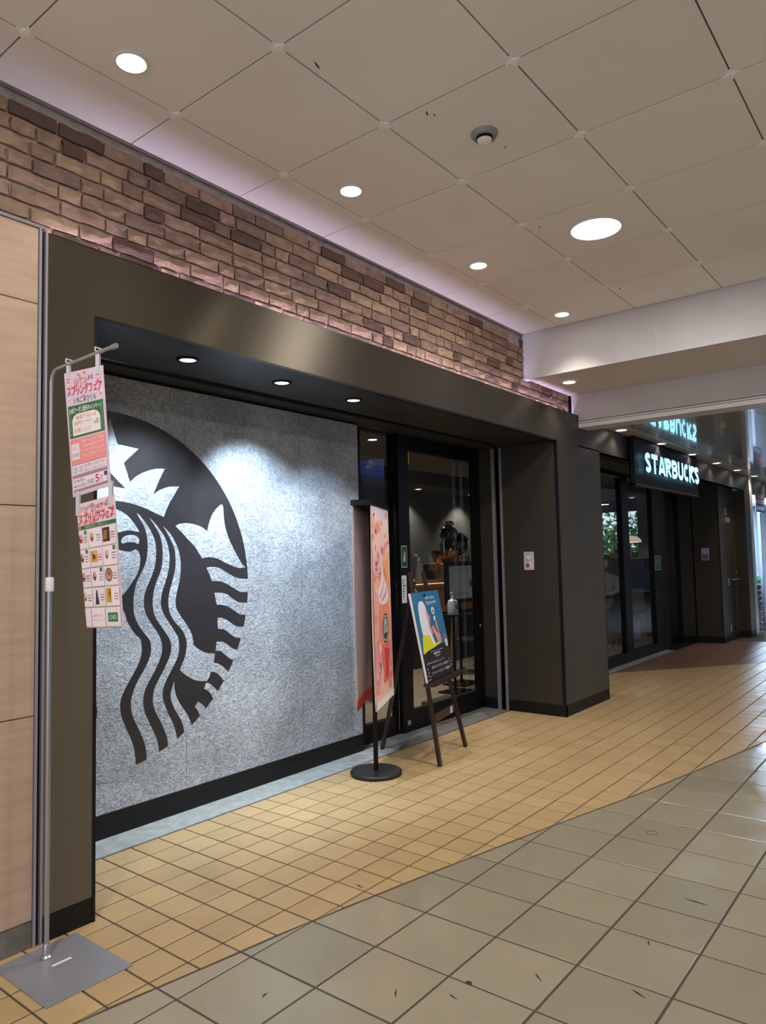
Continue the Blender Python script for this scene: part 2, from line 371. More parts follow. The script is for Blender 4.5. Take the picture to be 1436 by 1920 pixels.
LOGO = {
 'crown': [(2.259,2.327),(2.312,2.201),(2.45,2.188),(2.353,2.096),(2.393,1.987),(2.443,2.029),(2.516,2.064),(2.58,2.081),(2.63,2.084),(2.585,1.999),(2.55,1.922),(2.594,1.951),(2.656,1.975),(2.734,1.983),(2.699,1.928),(2.661,1.872),(2.622,1.789),(2.571,1.808),(2.506,1.833),(2.435,1.854),(2.356,1.868),(2.259,1.869)],
 'notch': [(2.364,1.946),(2.275,2.019),(2.279,1.954),(2.326,1.953)],
 'fu': [(2.301,1.825),(2.339,1.811),(2.382,1.785),(2.426,1.739),(2.457,1.695),(2.417,1.7),(2.378,1.703),(2.339,1.695),(2.316,1.689)],
 'eye': [(2.337,1.643),(2.348,1.662),(2.374,1.674),(2.408,1.677),(2.439,1.669),(2.455,1.651),(2.452,1.632),(2.446,1.623),(2.426,1.632),(2.391,1.635),(2.361,1.631),(2.348,1.625),(2.338,1.633)],
 'fl': [(2.322,1.591),(2.348,1.585),(2.382,1.579),(2.408,1.583),(2.43,1.594),(2.45,1.581),(2.461,1.545),(2.458,1.498),(2.441,1.448),(2.409,1.402),(2.374,1.357),(2.346,1.328)],
 'D': [(2.351,1.246),(2.364,1.22),(2.374,1.185),(2.396,1.145),(2.426,1.104),(2.462,1.068),(2.471,1.028),(2.471,0.99),(2.457,0.941),(2.427,0.891),(2.392,0.839),(2.358,0.787),(2.339,0.745),(2.333,0.694),(2.342,0.644),(2.367,0.583),(2.397,0.517),(2.419,0.46),(2.429,0.399),(2.434,0.343)],
 's1': [(2.437,1.806),(2.461,1.77),(2.488,1.727),(2.504,1.68),(2.511,1.624),(2.508,1.557),(2.493,1.501),(2.461,1.443),(2.435,1.39),(2.42,1.332),(2.417,1.274),(2.422,1.216),(2.448,1.156),(2.488,1.102),(2.524,1.058),(2.534,1.018),(2.533,0.983),(2.515,0.934),(2.479,0.876),(2.449,0.835),(2.418,0.778),(2.402,0.72),(2.403,0.674),(2.418,0.622),(2.449,0.56),(2.48,0.493),(2.497,0.443),(2.504,0.383),(2.501,0.358),(2.53,0.34),(2.592,0.369),(2.587,0.388),(2.583,0.433),(2.565,0.491),(2.533,0.555),(2.502,0.619),(2.484,0.672),(2.482,0.722),(2.495,0.774),(2.524,0.824),(2.56,0.874),(2.593,0.932),(2.609,0.982),(2.608,1.03),(2.591,1.075),(2.57,1.107),(2.533,1.157),(2.502,1.206),(2.486,1.262),(2.49,1.325),(2.511,1.379),(2.538,1.433),(2.559,1.488),(2.568,1.544),(2.568,1.604),(2.556,1.656),(2.529,1.708),(2.493,1.755),(2.461,1.79)],
 's2': [(2.524,1.78),(2.552,1.744),(2.58,1.705),(2.603,1.657),(2.613,1.604),(2.615,1.544),(2.605,1.475),(2.582,1.42),(2.559,1.365),(2.547,1.306),(2.547,1.251),(2.561,1.194),(2.593,1.144),(2.63,1.097),(2.663,1.05),(2.675,1.007),(2.668,0.959),(2.644,0.91),(2.611,0.855),(2.579,0.808),(2.556,0.765),(2.547,0.719),(2.549,0.68),(2.565,0.631),(2.597,0.574),(2.624,0.518),(2.645,0.463),(2.652,0.413),(2.666,0.396),(2.719,0.421),(2.714,0.443),(2.707,0.479),(2.69,0.533),(2.657,0.599),(2.629,0.659),(2.613,0.713),(2.618,0.763),(2.644,0.815),(2.677,0.866),(2.711,0.918),(2.728,0.965),(2.731,1.013),(2.721,1.059),(2.711,1.074),(2.673,1.13),(2.63,1.189),(2.605,1.243),(2.602,1.283),(2.612,1.339),(2.636,1.402),(2.655,1.462),(2.664,1.527),(2.66,1.576),(2.646,1.633),(2.617,1.685),(2.58,1.729),(2.552,1.758)],
 's3': [(2.616,1.736),(2.641,1.702),(2.669,1.657),(2.693,1.612),(2.704,1.567),(2.707,1.51),(2.7,1.453),(2.681,1.392),(2.664,1.34),(2.655,1.292),(2.657,1.244),(2.668,1.198),(2.707,1.143),(2.75,1.101),(2.775,1.058),(2.787,1.015),(2.784,0.975),(2.772,0.927),(2.736,0.856),(2.777,0.82),(2.827,0.789),(2.877,0.769),(2.937,0.761),(2.955,0.779),(2.971,0.814),(3.003,0.806),(3.035,0.785),(3.072,0.748),(3.094,0.734),(3.13,0.785),(3.108,0.797),(3.068,0.832),(3.025,0.859),(2.993,0.867),(3.004,0.927),(2.951,0.933),(2.899,0.953),(2.863,0.976),(2.837,0.997),(2.833,1.035),(2.818,1.077),(2.784,1.13),(2.744,1.182),(2.715,1.225),(2.706,1.266),(2.711,1.311),(2.725,1.363),(2.737,1.411),(2.744,1.46),(2.744,1.517),(2.735,1.567),(2.713,1.621),(2.684,1.67),(2.65,1.706)],
 'tail': [(2.705,1.737),(2.742,1.751),(2.792,1.756),(2.852,1.749),(2.904,1.734),(2.948,1.709),(2.957,1.745),(2.978,1.798),(3.005,1.838),(3.038,1.87),(3.066,1.889),(3.078,1.872),(3.082,1.819),(3.092,1.749),(3.109,1.696),(3.136,1.639),(3.181,1.568),(3.226,1.505),(3.263,1.469),(3.208,1.468),(3.157,1.48),(3.096,1.503),(3.036,1.53),(2.976,1.541),(2.939,1.54),(2.908,1.534),(2.887,1.561),(2.852,1.608),(2.791,1.662),(2.742,1.707)],
 'g1': [(2.939,1.476),(2.997,1.479),(3.051,1.467),(3.106,1.439),(3.162,1.411),(3.219,1.396),(3.286,1.392),(3.324,1.39),(3.323,1.302),(3.282,1.304),(3.218,1.309),(3.167,1.332),(3.105,1.365),(3.051,1.384),(2.983,1.388),(2.96,1.437)],
 'g2': [(3.002,1.313),(3.055,1.31),(3.105,1.297),(3.149,1.268),(3.206,1.239),(3.278,1.233),(3.322,1.231),(3.321,1.15),(3.259,1.153),(3.21,1.161),(3.16,1.191),(3.11,1.218),(3.066,1.23),(3.02,1.235)],
 'g3': [(3.026,1.151),(3.07,1.145),(3.114,1.124),(3.159,1.095),(3.198,1.079),(3.241,1.075),(3.291,1.066),(3.272,0.992),(3.213,1.004),(3.169,1.013),(3.125,1.041),(3.081,1.071),(3.029,1.08)],
 'g4': [(3.018,0.999),(3.064,0.994),(3.102,0.974),(3.146,0.943),(3.185,0.928),(3.231,0.912),(3.201,0.85),(3.148,0.867),(3.112,0.887),(3.074,0.917),(3.047,0.936),(3.008,0.941)],
 'g6': [(2.934,0.751),(2.96,0.741),(2.991,0.715),(3.023,0.685),(3.039,0.666),(3.012,0.628),(2.986,0.645),(2.975,0.667),(2.949,0.696),(2.916,0.716)],
 'g7': [(2.872,0.642),(2.907,0.616),(2.93,0.589),(2.948,0.576),(2.922,0.526),(2.885,0.557),(2.866,0.59),(2.844,0.616)],
 's4': [(2.693,0.794),(2.679,0.754),(2.669,0.72),(2.676,0.675),(2.7,0.623),(2.734,0.569),(2.758,0.517),(2.767,0.471),(2.782,0.452),(2.832,0.487),(2.822,0.505),(2.807,0.544),(2.783,0.589),(2.748,0.635),(2.715,0.689),(2.7,0.735),(2.696,0.776)],
}
LCX, LCZ, LR = 2.263, 1.364, 1.022
# ================================================================== SETTING
FY = 2.96      # face of the brown metal front
WY = 3.78      # patterned feature wall
DY = 3.88      # glazed entrance
CZ = 3.54      # ceiling of the near bay
HZ = 2.60      # head of the recess
X0, X1, X2, X3 = 1.71, 6.42, 7.48, 14.1

# ---- floor with its tiles
floor = obj('floor', bx(-4, 30, -3.3, 9, -.12, -.004), m_grout, loc=(0, 0, 0), kind='structure')
def bound(x):
    P = [(-4, 2.75), (1.29, 2.381), (1.8, 2.29), (2.1, 2.245), (2.43, 2.179), (2.9, 2.083), (3.85, 1.867), (4.6, 1.68), (5.27, 1.536), (6.23, 1.342), (9, .8), (16, -1)]
    for (a, b), (c, d) in zip(P, P[1:]):
        if x <= c: return b+(d-b)*(x-a)/(c-a)
    return -1
def clip(poly, f):
    out = []
    for i, p in enumerate(poly):
        q = poly[(i+1) % len(poly)]; a, b = f(p), f(q)
        if a >= 0: out.append(p)
        if a*b < 0: t = a/(a-b); out.append((p[0]+(q[0]-p[0])*t, p[1]+(q[1]-p[1])*t))
    return out
def tile_mb(poly, g=.0025, z=0.0):
    """flat stone with a small chamfer; poly is ccw"""
    n = len(poly); cx = sum(p[0] for p in poly)/n; cy = sum(p[1] for p in poly)/n
    def inset(d):
        r = []
        for i in range(n):
            p0, p, p1 = Vector(poly[i-1]), Vector(poly[i]), Vector(poly[(i+1) % n])
            e1 = (p-p0).normalized(); e2 = (p1-p).normalized()
            n1 = Vector((-e1.y, e1.x)); n2 = Vector((-e2.y, e2.x)); b = n1+n2
            if b.length < 1e-4: b = n1*1.0; k = d
            else: b.normalize(); k = d/max(.35, b.dot(n1))
            r.append((p.x+b.x*k, p.y+b.y*k))
        return r
    a = inset(g); b = inset(g+.002)
    m = MB()
    vs = [(x, y, z-.0045) for x, y in a]+[(x, y, z-.0015) for x, y in a]+[(x, y, z) for x, y in b]
    fs = [tuple(range(2*n, 3*n))]
    for k in (0, n):
        for i in range(n): j = (i+1) % n; fs.append((k+i, k+j, k+j+n, k+i+n))
    return m.add(vs, fs), (cx, cy)
GX = [1.92+.337*k for k in range(-12, 4)]+[3.213+.337*k for k in range(0, 32)]
BY = [1.872-.34*k for k in range(-8, 16)][::-1]
def redline(p): return (p[1]-3.574)*1.885+(p[0]-9.119)*1.416   # >0 beyond the oblique line
def area(p): return abs(sum(p[i][0]*p[(i+1) % len(p)][1]-p[(i+1) % len(p)][0]*p[i][1] for i in range(len(p))))/2
cells = {'grey': [], 'tan': [], 'red': []}
for x0, x1 in zip(GX, GX[1:]):
    for y0, y1 in zip(BY, BY[1:]):
        if y0 > 2.9 or x0 > 13.5: continue
        def f(p, x0=x0, x1=x1): a, b = bound(x0), bound(x1); return a+(b-a)*(p[0]-x0)/(x1-x0)-.003-p[1]
        q = clip([(x0, y0), (x1, y0), (x1, y1), (x0, y1)], f)
        q = clip(q, lambda p: -redline(p)) if len(q) > 2 else q
        if len(q) > 2 and area(q) > .0006: cells['grey'].append(q)
SX = [v for a, b in zip(GX, GX[1:]) for v in (a, (a+b)/2)]
SY = [3.55-.1675*k for k in range(0, 30)][::-1]
for x0, x1 in zip(SX, SX[1:]):
    for y0, y1 in zip(SY, SY[1:]):
        if x0 > 17.5: continue
        q0 = [(x0, y0), (x1, y0), (x1, y1), (x0, y1)]
        if (x1 < X0 or X1 < x0 < X2 or x0 > 13.0) and y0 > FY+.12: continue
        def f(p, x0=x0, x1=x1): a, b = bound(x0), bound(x1); return -(a+(b-a)*(p[0]-x0)/(x1-x0)+.003-p[1])
        if y1 > bound(x0)-.3:
            q = clip(q0, f); q = clip(q, lambda p: -redline(p)) if len(q) > 2 else q
            if len(q) > 2 and area(q) > .0003: cells['tan'].append(q)
        q = clip(q0, redline)
        if len(q) > 2 and area(q) > .0003 and x0 > 8.5: cells['red'].append(q)
def vis(c):
    d = Vector((c[0], c[1], 0))-CAMP; z = d.dot(fw)
    if z < .3: return None
    x = 718+FPX*d.dot(r2)/z; y = 960-FPX*d.dot(u2)/z
    return z if -60 < x < 1500 and y < 2050 else None
for key, m in (('grey', m_grey), ('tan', m_tan), ('red', m_red)):
    built = [tile_mb(q, .0046 if key == 'grey' else .0042) for q in cells[key]]
    order = sorted(range(len(built)), key=lambda i: (0, vis(built[i][1])) if vis(built[i][1]) else (1, Vector(built[i][1]).length))
    near = set(order[:295]) if key != 'red' else set()
    rest = MB()
    for i, (mb, c) in enumerate(built):
        if i in near:
            h = random.uniform(-.0004, .0004)
            me = mb.mesh(key+'_tile', m, (c[0], c[1], -h), fix=False)
            o = bpy.data.objects.new(key+'_tile', me); COL.objects.link(o); o.parent = floor; o.location = (c[0], c[1], 0)
        else: rest.add(mb.v, mb.f)
    if rest.v: obj(key+'_tile_field', rest, m, floor, kind='stuff', fix=False)
gm = obj('gum_mark', MB().lathe([(0, .0006), (.009, .0006), (.013, 0)], (2.262, 1.452, 0), 9), m_scuff, floor)
obj('ring_mark', MB().tube([(4.03+.028*math.cos(a*.4488), 1.39+.028*math.sin(a*.4488), .0006) for a in range(15)], .0012, 5), m_scuff, floor)
# concrete strips along the shop front
obj('concrete_curb', bx(X0, 4.62, 3.553, WY, -.003, .004), m_conc, floor)
obj('concrete_curb', bx(4.625, X1, 3.553, 3.87, -.003, .003), mat('worn_concrete', (104, 104, 104), rough=.6, noise=.3, nscale=9), floor)
obj('concrete_curb', bx(X2, 11.7, 3.57, 3.72, -.003, .004), m_conc, floor)
obj('entrance_mat', bx(11.71, 13.0, 3.56, 3.8, -.003, .003), m_plinth, floor)
obj('indoor_flooring', bx(4.4, 14.3, 3.9, 8.4, -.003, .003), m_infloor, floor)
# marks trodden into the tiles
for (x, y, a, l) in ((2.06, 1.62, .6, .05), (2.16, 1.45, 1.3, .04), (2.44, 1.27, .9, .05), (2.9, 1.03, .4, .04), (3.35, .98, 1.5, .10), (2.55, .95, 1.2, .06), (1.78, 1.98, .2, .03), (2.62, 2.26, 1.4, .05)):
    dx, dy = math.cos(a)*l, math.sin(a)*l
    obj('scuff', MB().tube([(x-dx/2, y-dy/2, .0004), (x, y+.004, .0008), (x+dx/2, y+dy/2, .0004)], [.0008, .003, .0008], 6), m_scuff, floor)

# ---- ceiling of the near bay
ceil = obj('ceiling', bx(-4, 5.955, -3.3, 3.05, CZ+.012, CZ+.10), m_ceilgap, loc=(0, 0, CZ), kind='structure')
CX = [.571+.6775*k for k in range(-7, 8)]+[5.955]
CX = [x for x in CX if x > -4]; CX = [-4]+CX
CYs = [-3.3]+[2.68-.6765*k for k in range(0, 9)][::-1]+[3.05]
pm = {}
for a, b in zip(CX, CX[1:]):
    for c, d in zip(CYs, CYs[1:]):
        if b-a < .05 or d-c < .02: continue
        wx, wy = round(b-a-.007, 4), round(d-c-.007, 4)
        if (wx, wy) not in pm: pm[(wx, wy)] = bx(-wx/2, wx/2, -wy/2, wy/2, 0, .011, bev=.002).mesh('ceiling_panel', m_ceil)
        o = bpy.data.objects.new('ceiling_panel', pm[(wx, wy)]); COL.objects.link(o); o.parent = ceil; o.location = ((a+b)/2, (c+d)/2, random.uniform(-.0012, .0006))
cm = MB().lathe([(0, -.006), (.016, -.006), (.020, -.003), (.022, 0), (.022, .004)], n=12).box(-.034, .034, -.006, .006, -.004, .002).box(-.006, .006, -.034, .034, -.004, .002).mesh('panel_clip', m_clip)
for a in CX[1:-1]:
    for c in CYs[1:-1]:
        if a > .8 or c > 0:
            o = bpy.data.objects.new('panel_clip', cm); COL.objects.link(o); o.parent = ceil; o.location = (a, c, 0)
for (px, l, a) in (((2.1, 1.96), .05, .3), ((2.66, 1.80), .04, .5), ((2.69, 1.78), .012, 0), ((3.14, 1.66), .012, .4), ((4.06, 1.93), .03, .4), ((5.42, 1.93), .03, .6)):
    dx, dy = math.cos(a)*l/2, math.sin(a)*l/2
    obj('scuff', MB().tube([(px[0]-dx, px[1]-dy, CZ-.001), (*px, CZ-.002), (px[0]+dx, px[1]+dy, CZ-.001)], [.001, .004, .001], 6), m_scuff, ceil)
# dark cove between brick and ceiling
obj('trim_1', bx(-4, 5.955, 3.034, 3.05, CZ-.010, CZ), m_ceilgap, loc=(0, 3.04, CZ-.018), kind='structure')

# ---- beams
b1 = obj('trim_2', bx(5.96, 6.00, -3.3, 3.05, 3.125, CZ+.1), m_beam, loc=(5.96, 0, 3.125), kind='structure')
obj('beam_edge', bx(5.945, 6.02, -3.3, 3.045, 3.112, 3.127), m_beam, b1)
sl = None
for k in range(8):
    x = 6.022+k*.1165
    o = obj('soffit_slat', sl, None, b1) if sl else obj('soffit_slat', bx(x, x+.108, -3.3, 3.04, 3.128, 3.145, bev=.004), m_slat, b1)
    if sl is None: sl = o.data
    else: o.location = (k*.1165, 0, 0); 
obj('soffit_backing', bx(6.0, 6.95, -3.3, 3.05, 3.15, 3.2), m_ceilgap, b1)
obj('beam_crack', MB().tube([(5.958, 1.838, 3.36), (5.956, 1.842, 3.30), (5.957, 1.836, 3.22), (5.957, 1.842, 3.15)], .0025, 6), m_clip, b1)
b2 = obj('trim_3', bx(6.95, 7.16, -3.3, FY-.002, 2.862, 3.2), m_beam, loc=(6.95, 0, 2.86), kind='structure')
obj('beam_return', bx(6.951, 7.16, FY-.002, 3.3, 2.922, 3.2), m_beam, b2)
obj('beam_groove', bx(6.958, 7.16, -3.3, FY-.002, 2.853, 2.862), m_ceilgap, b2)
obj('beam_edge', bx(6.95, 7.16, -3.3, FY-.002, 2.838, 2.853), m_beam, b2)
obj('beam_groove', bx(6.958, 7.16, -3.3, FY-.002, 2.832, 2.838), m_ceilgap, b2)
obj('beam_edge', bx(6.945, 7.18, -3.3, FY-.002, 2.79, 2.832, bev=.004), m_beam, b2)
b2.location.x = 6.95

# ---- ceiling of the second bay: glossy slats and a satin strip along the shop front
c2 = obj('ceiling', bx(7.16, 30, -3.3, 2.96, 2.90, 3.0), m_ceilgap, loc=(7.16, 0, 2.88), kind='structure')
st = bx(0, .1, -3.3, 2.722, 0, .012, bev=.002).mesh('ceiling_slat', m_gloss)
for k in range(150):
    o = bpy.data.objects.new('ceiling_slat', st); COL.objects.link(o); o.parent = c2; o.location = (.02+k*.1045, 0, 0); o.rotation_euler = (0, random.uniform(-.003, .003), 0)
obj('ceiling_slat_field', bx(22.9, 30, -3.3, 2.722, 2.882, 2.894), m_gloss, c2, kind='stuff')
obj('edge_strip', bx(7.16, 30, 2.735, FY-.001, 2.88, 2.895), m_gloss2, c2)

# ---- brick band
wall = obj('wall_left', bx(-4, 6.95, 3.06, 3.3, 2.78, CZ+.1), m_mortar, loc=(0, 3.06, 2.9), kind='structure')
def brick_mesh(w, h=.0595, d=.02):
    m = MB(); nx = 4; g = .004
    xs = [-w/2+w*i/(nx-1) for i in range(nx)]; zs = [-h/2, 0, h/2]
    fr = [[(x+random.uniform(-g, g), -d+random.uniform(-.0045, .0035)+(.004 if (i in (0, nx-1) or j in (0, 2)) else 0), z+random.uniform(-g, g)*.8) for i, x in enumerate(xs)] for j, z in enumerate(zs)]
    vs = [p for r in fr for p in r]; b = len(vs); fs = []
    for j in range(2):
        for i in range(nx-1): a = j*nx+i; fs.append((a, a+1, a+1+nx, a+nx))
    ring = [(0, i) for i in range(nx)]+[(1, nx-1)]+[(2, i) for i in range(nx-1, -1, -1)]+[(1, 0)]
    for (j, i) in ring: x, y, z = fr[j][i]; vs.append((x*1.01, 0, z*1.02))
    n = len(ring)
    for k in range(n):
        a = ring[k]; c = ring[(k+1) % n]; fs.append((a[0]*nx+a[1], b+k, b+(k+1) % n, c[0]*nx+c[1]))
    return m.add(vs, fs).mesh('brick', m_brick)
BM = {L: [brick_mesh(L) for _ in range(7)] for L in (.205, .155, .098)}
cnt = 0; rest = MB()
for row in range(10):
    z = 2.876+row*.0725
    x = 1.02+(.11 if row % 2 else 0)+random.uniform(-.02, .02)
    while x < 6.93:
        L = random.choice((.205,)*6+(.155, .098, .098))
        zz = z+random.uniform(-.002, .002); lim = CZ-.035 if x < 5.95 else 3.10
        if x+L > 6.945: L = .098
        if x+L > 6.95: break
        if zz < lim and not (5.90 < x+L < 5.955) and 2.87 < zz:
            me = random.choice(BM[L])
            if x > 1.2 and cnt < 298:
                o = bpy.data.objects.new('brick', me); COL.objects.link(o); o.parent = wall; o.location = (x+L/2, 0, zz-2.9); o.rotation_euler = (0, random.uniform(-.008, .008), 0); cnt += 1
            else:
                rest.add([(v.co.x+x+L/2, v.co.y+3.06, v.co.z+zz) for v in me.vertices], [tuple(p.vertices) for p in me.polygons])
        x += L+.014+random.uniform(-.002, .003)
if rest.v: obj('brick_field', rest, m_brick, wall, kind='stuff')

# ---- pale wood cladding left of the shop
wc = obj('wall_cladding', bx(-4, 1.445, FY+.02, 3.3, 0, 2.94), m_stone, loc=(0, FY, 0), kind='structure')
for xx0, xx1 in ((-4, -1.2), (-1.196, .42), (.424, 1.444)):
    for z0, z1 in ((.108, .90), (.904, 1.749), (1.753, 2.597), (2.601, 2.925)):
        obj('wood_panel', bx(xx0, xx1, FY+.002, FY+.02, z0, z1, bev=.0015), m_wood, wc)
    obj('plinth_stone', bx(xx0, xx1, FY+.006, FY+.02, 0, .104), m_stone, wc)
obj('cap_strip', bx(-4, 1.47, FY-.004, FY+.02, 2.926, 2.94), m_alu, wc)
t4 = obj('trim_4', bx(1.446, 1.456, FY-.006, FY+.03, 0, 2.925), m_steel, loc=(1.45, FY, 0), kind='structure')
obj('rail_groove', bx(1.456, 1.472, FY+.012, FY+.03, 0, 2.92), m_black, t4)
obj('rail_flange', bx(1.472, 1.482, FY-.006, FY+.03, 0, 2.925), m_steel, t4)

# ---- brown metal front
fr = thing('wall_front', (X0, FY, 0), kind='structure')
T = .03
obj('post_panel', bx(1.483, X0-.012, FY, 3.78, .105, 2.60), m_metal, fr)
obj('post_panel', bx(1.483, X0-.002, FY, FY+.06, 2.60, 2.915), m_metal, fr)
obj('header_panel', bx(X0-.002, 6.93, FY, FY+.06, 2.612, 2.915), m_metal, fr)
obj('header_top', bx(1.483, 6.94, FY, FY+.055, 2.915, 2.92), m_edge, fr)
obj('header_panel', bx(6.93, X3+.45, FY, FY+.06, 2.60, 2.879), m_metal, fr)
obj('pillar_panel', bx(X1+.012, X2-.004, FY, FY+.06, .108, 2.612), m_metal, fr)
obj('pillar_side', bx(X1, X1+.03, FY+.02, 3.56, .108, HZ), m_metal2, fr)
obj('pillar_core', bx(X1+.03, X2-.03, FY+.06, 3.9, 0, 2.85), m_metal2, fr)
obj('pillar_side', bx(X2-.03, X2-.004, FY+.06, 3.9, .108, 2.78), m_metal2, fr)
obj('edge_trim', bx(X0-.012, X0+.002, FY-.002, FY+.03, 0, 2.613), m_edge, fr)
obj('edge_trim', bx(X1-.002, X1+.012, FY-.002, FY+.03, .108, 2.613), m_edge, fr)
obj('edge_trim', bx(X0, X1, FY-.002, FY+.03, 2.60, 2.613), m_edge, fr)
obj('edge_trim', bx(X2-.004, X2, FY-.002, FY+.03, 0, 2.60), m_edge, fr)
obj('base_panel', bx(1.483, X0-.012, FY+.001, 3.78, 0, .104), m_plinth, fr)
obj('base_panel', bx(X1+.004, X2-.004, FY+.001, FY+.06, 0, .106), m_plinth, fr)
obj('base_panel', bx(X1+.001, X1+.03, FY+.001, 3.56, 0, .106), m_plinth, fr)
# jamb beyond the shutter rails
obj('shutter_rail', bx(X1, X1+.05, 3.562, 3.592, 0, HZ), m_steel, fr)
obj('rail_groove', bx(X1+.03, X1+.05, 3.592, 3.652, 0, HZ), m_black, fr)
obj('shutter_rail', bx(X1, X1+.05, 3.652, 3.682, 0, HZ), m_steel, fr)
obj('recess_light_block', bx(X0-.2, X1+.1, FY+.07, 4.1, HZ+.09, HZ+.16), m_black, fr)  # unseen block added above the soffit so world light cannot leak through the slot
obj('header_light_block', bx(6.95, 26, FY+.065, 3.3, 2.80, 3.3), m_black, fr)  # backing added to stop the bright light leak at the beam and brick corner
obj('inner_jamb', bx(X1+.02, X1+.05, 3.682, 3.86, .105, HZ+.02), m_metal2, fr)
obj('base_panel', bx(X1+.021, X1+.05, 3.682, 3.86, 0, .105), m_plinth, fr)
# recess soffit with the shutter slot
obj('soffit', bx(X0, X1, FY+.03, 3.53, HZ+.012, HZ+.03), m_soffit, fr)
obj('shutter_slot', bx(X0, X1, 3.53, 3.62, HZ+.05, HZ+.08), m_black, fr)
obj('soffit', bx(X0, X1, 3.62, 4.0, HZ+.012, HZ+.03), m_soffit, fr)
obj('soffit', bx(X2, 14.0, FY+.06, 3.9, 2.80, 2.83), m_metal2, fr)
obj('left_jamb', bx(X0-.012, X0, FY+.03, 3.78, 0, HZ), m_black, fr)
# far strip of the front and the white mosaic column
obj('post_panel', bx(X3, 14.50, FY, FY+.3, .11, 2.60), m_metal, fr)
obj('base_panel', bx(X3, 14.50, FY+.002, FY+.3, 0, .108), m_plinth, fr)
mos = obj('wall_mosaic', bx(14.51, 14.72, FY+.004, 3.3, 0, 2.879), m_mortar, loc=(14.6, FY, 0), kind='structure')
tl = MB()
for i in range(4):
    for j in range(57): tl.box(14.512+i*.052, 14.560+i*.052, FY-.002, FY+.004, .004+j*.0503, .050+j*.0503)
obj('mosaic_chips', tl, m_mosaic, mos, kind='stuff')

# ---- patterned feature wall with the emblem
wl = thing('wall_feature', (X0, WY, 0), kind='structure')
for a, b in ((X0, 2.7805), (2.7835, 3.792), (3.7955, 4.327), (4.331, 4.455)):
    obj('wallpaper_panel', bx(a, b, WY, WY+.03, .135, 2.595), m_wall, wl)
obj('wall_backing', bx(X0, 4.46, WY+.03, 3.86, 0, 2.61), m_black, wl)
obj('base_panel', bx(X0, 4.46, WY-.006, WY+.03, 0, .134), m_plinth, wl)
obj('top_batten', bx(X0, 4.46, WY-.004, WY+.03, 2.595, 2.612), m_black, wl)
def smooth(pts, k=4, ang=38):
    n = len(pts); P = [Vector(p) for p in pts]; out = []
    def corner(i):
        a = P[i]-P[i-1]; b = P[(i+1) % n]-P[i]
        return a.length < 1e-6 or b.length < 1e-6 or math.degrees(a.angle(b)) > ang
    for i in range(n):
        p0, p1, p2, p3 = P[i-1], P[i], P[(i+1) % n], P[(i+2) % n]
        if corner(i): p0 = p1*2-p2
        if corner((i+1) % n): p3 = p2*2-p1
        for j in range(k):
            t = j/k
            out.append(.5*((2*p1)+(p2-p0)*t+(2*p0-5*p1+4*p2-p3)*t*t+(3*p1-p0-3*p2+p3)*t**3))
    return [(p.x, p.y) for p in out]
def mir(h): return h+[(2*LCX-x, z) for x, z in h[::-1]]
def ink(name, poly, y, m, parent, k=4):
    bm = bmesh.new(); vs = [bm.verts.new((x-X0, y-WY, z)) for x, z in (smooth(poly, k) if k else poly)]
    f = bm.faces.new(vs)
    if f.normal.y > 0 or (f.normal_update() or f.normal.y > 0): bmesh.ops.reverse_faces(bm, faces=[f])
    bmesh.ops.bisect_plane(bm, geom=bm.verts[:]+bm.edges[:]+bm.faces[:], plane_co=(.02, 0, 0), plane_no=(-1, 0, 0), clear_outer=True)
    if not bm.faces: bm.free(); return
    bmesh.ops.triangulate(bm, faces=bm.faces[:])
    r = bmesh.ops.extrude_face_region(bm, geom=bm.faces[:])
    for v in r['geom']:
        if isinstance(v, bmesh.types.BMVert): v.co.y += .0004
    bmesh.ops.recalc_face_normals(bm, faces=bm.faces[:])
    me = bpy.data.meshes.new(name); bm.to_mesh(me); bm.free(); me.materials.append(m)
    o = bpy.data.objects.new(name, me); COL.objects.link(o); o.parent = parent; return o
emb = obj('emblem_disc', bx(0, .001, 0, .001, 0, .001), m_logo, wl)   # replaced just below
bpy.data.objects.remove(emb, do_unlink=True)
disc = ink('emblem_disc', [(LCX+LR*math.cos(2*math.pi*i/120), LCZ+LR*math.sin(2*math.pi*i/120)) for i in range(120)], WY-.0008, m_logo, wl, 0)
disc['label'] = 'dark round emblem of a crowned long-haired figure on the patterned wall'
def light(poly, y=WY-.0014, m=m_wall, nm='emblem_shape'): ink(nm, poly, y, m, wl)
L = LOGO
light(mir([(LCX, L['crown'][0][1]+.02)]+L['crown'][1:-1]+[(LCX, L['crown'][-1][1]+.004)]))
light(mir([(LCX, 2.035)]+L['notch'][:1]+[(LCX, 1.957)]), WY-.002, m_logo, 'emblem_notch')
fu, fl = L['fu'], L['fl']
light(mir([(LCX, 1.842)]+fu+[(LCX+.035, 1.655), (LCX+.035, 1.61)]+fl+[(LCX, 1.375)]))
for e in (L['eye'], [(2*LCX-x, z) for x, z in L['eye']]): light(e, WY-.002)
light(mir([(LCX, 1.285)]+L['D']+[(LCX+.17, .32), (LCX, .30)]))
for k in ('s1', 's2', 's3', 'tail', 'g1', 'g2', 'g3', 'g4', 'g6', 'g7', 's4'):
    light(L[k]); light([(2*LCX-x, z) for x, z in L[k]])

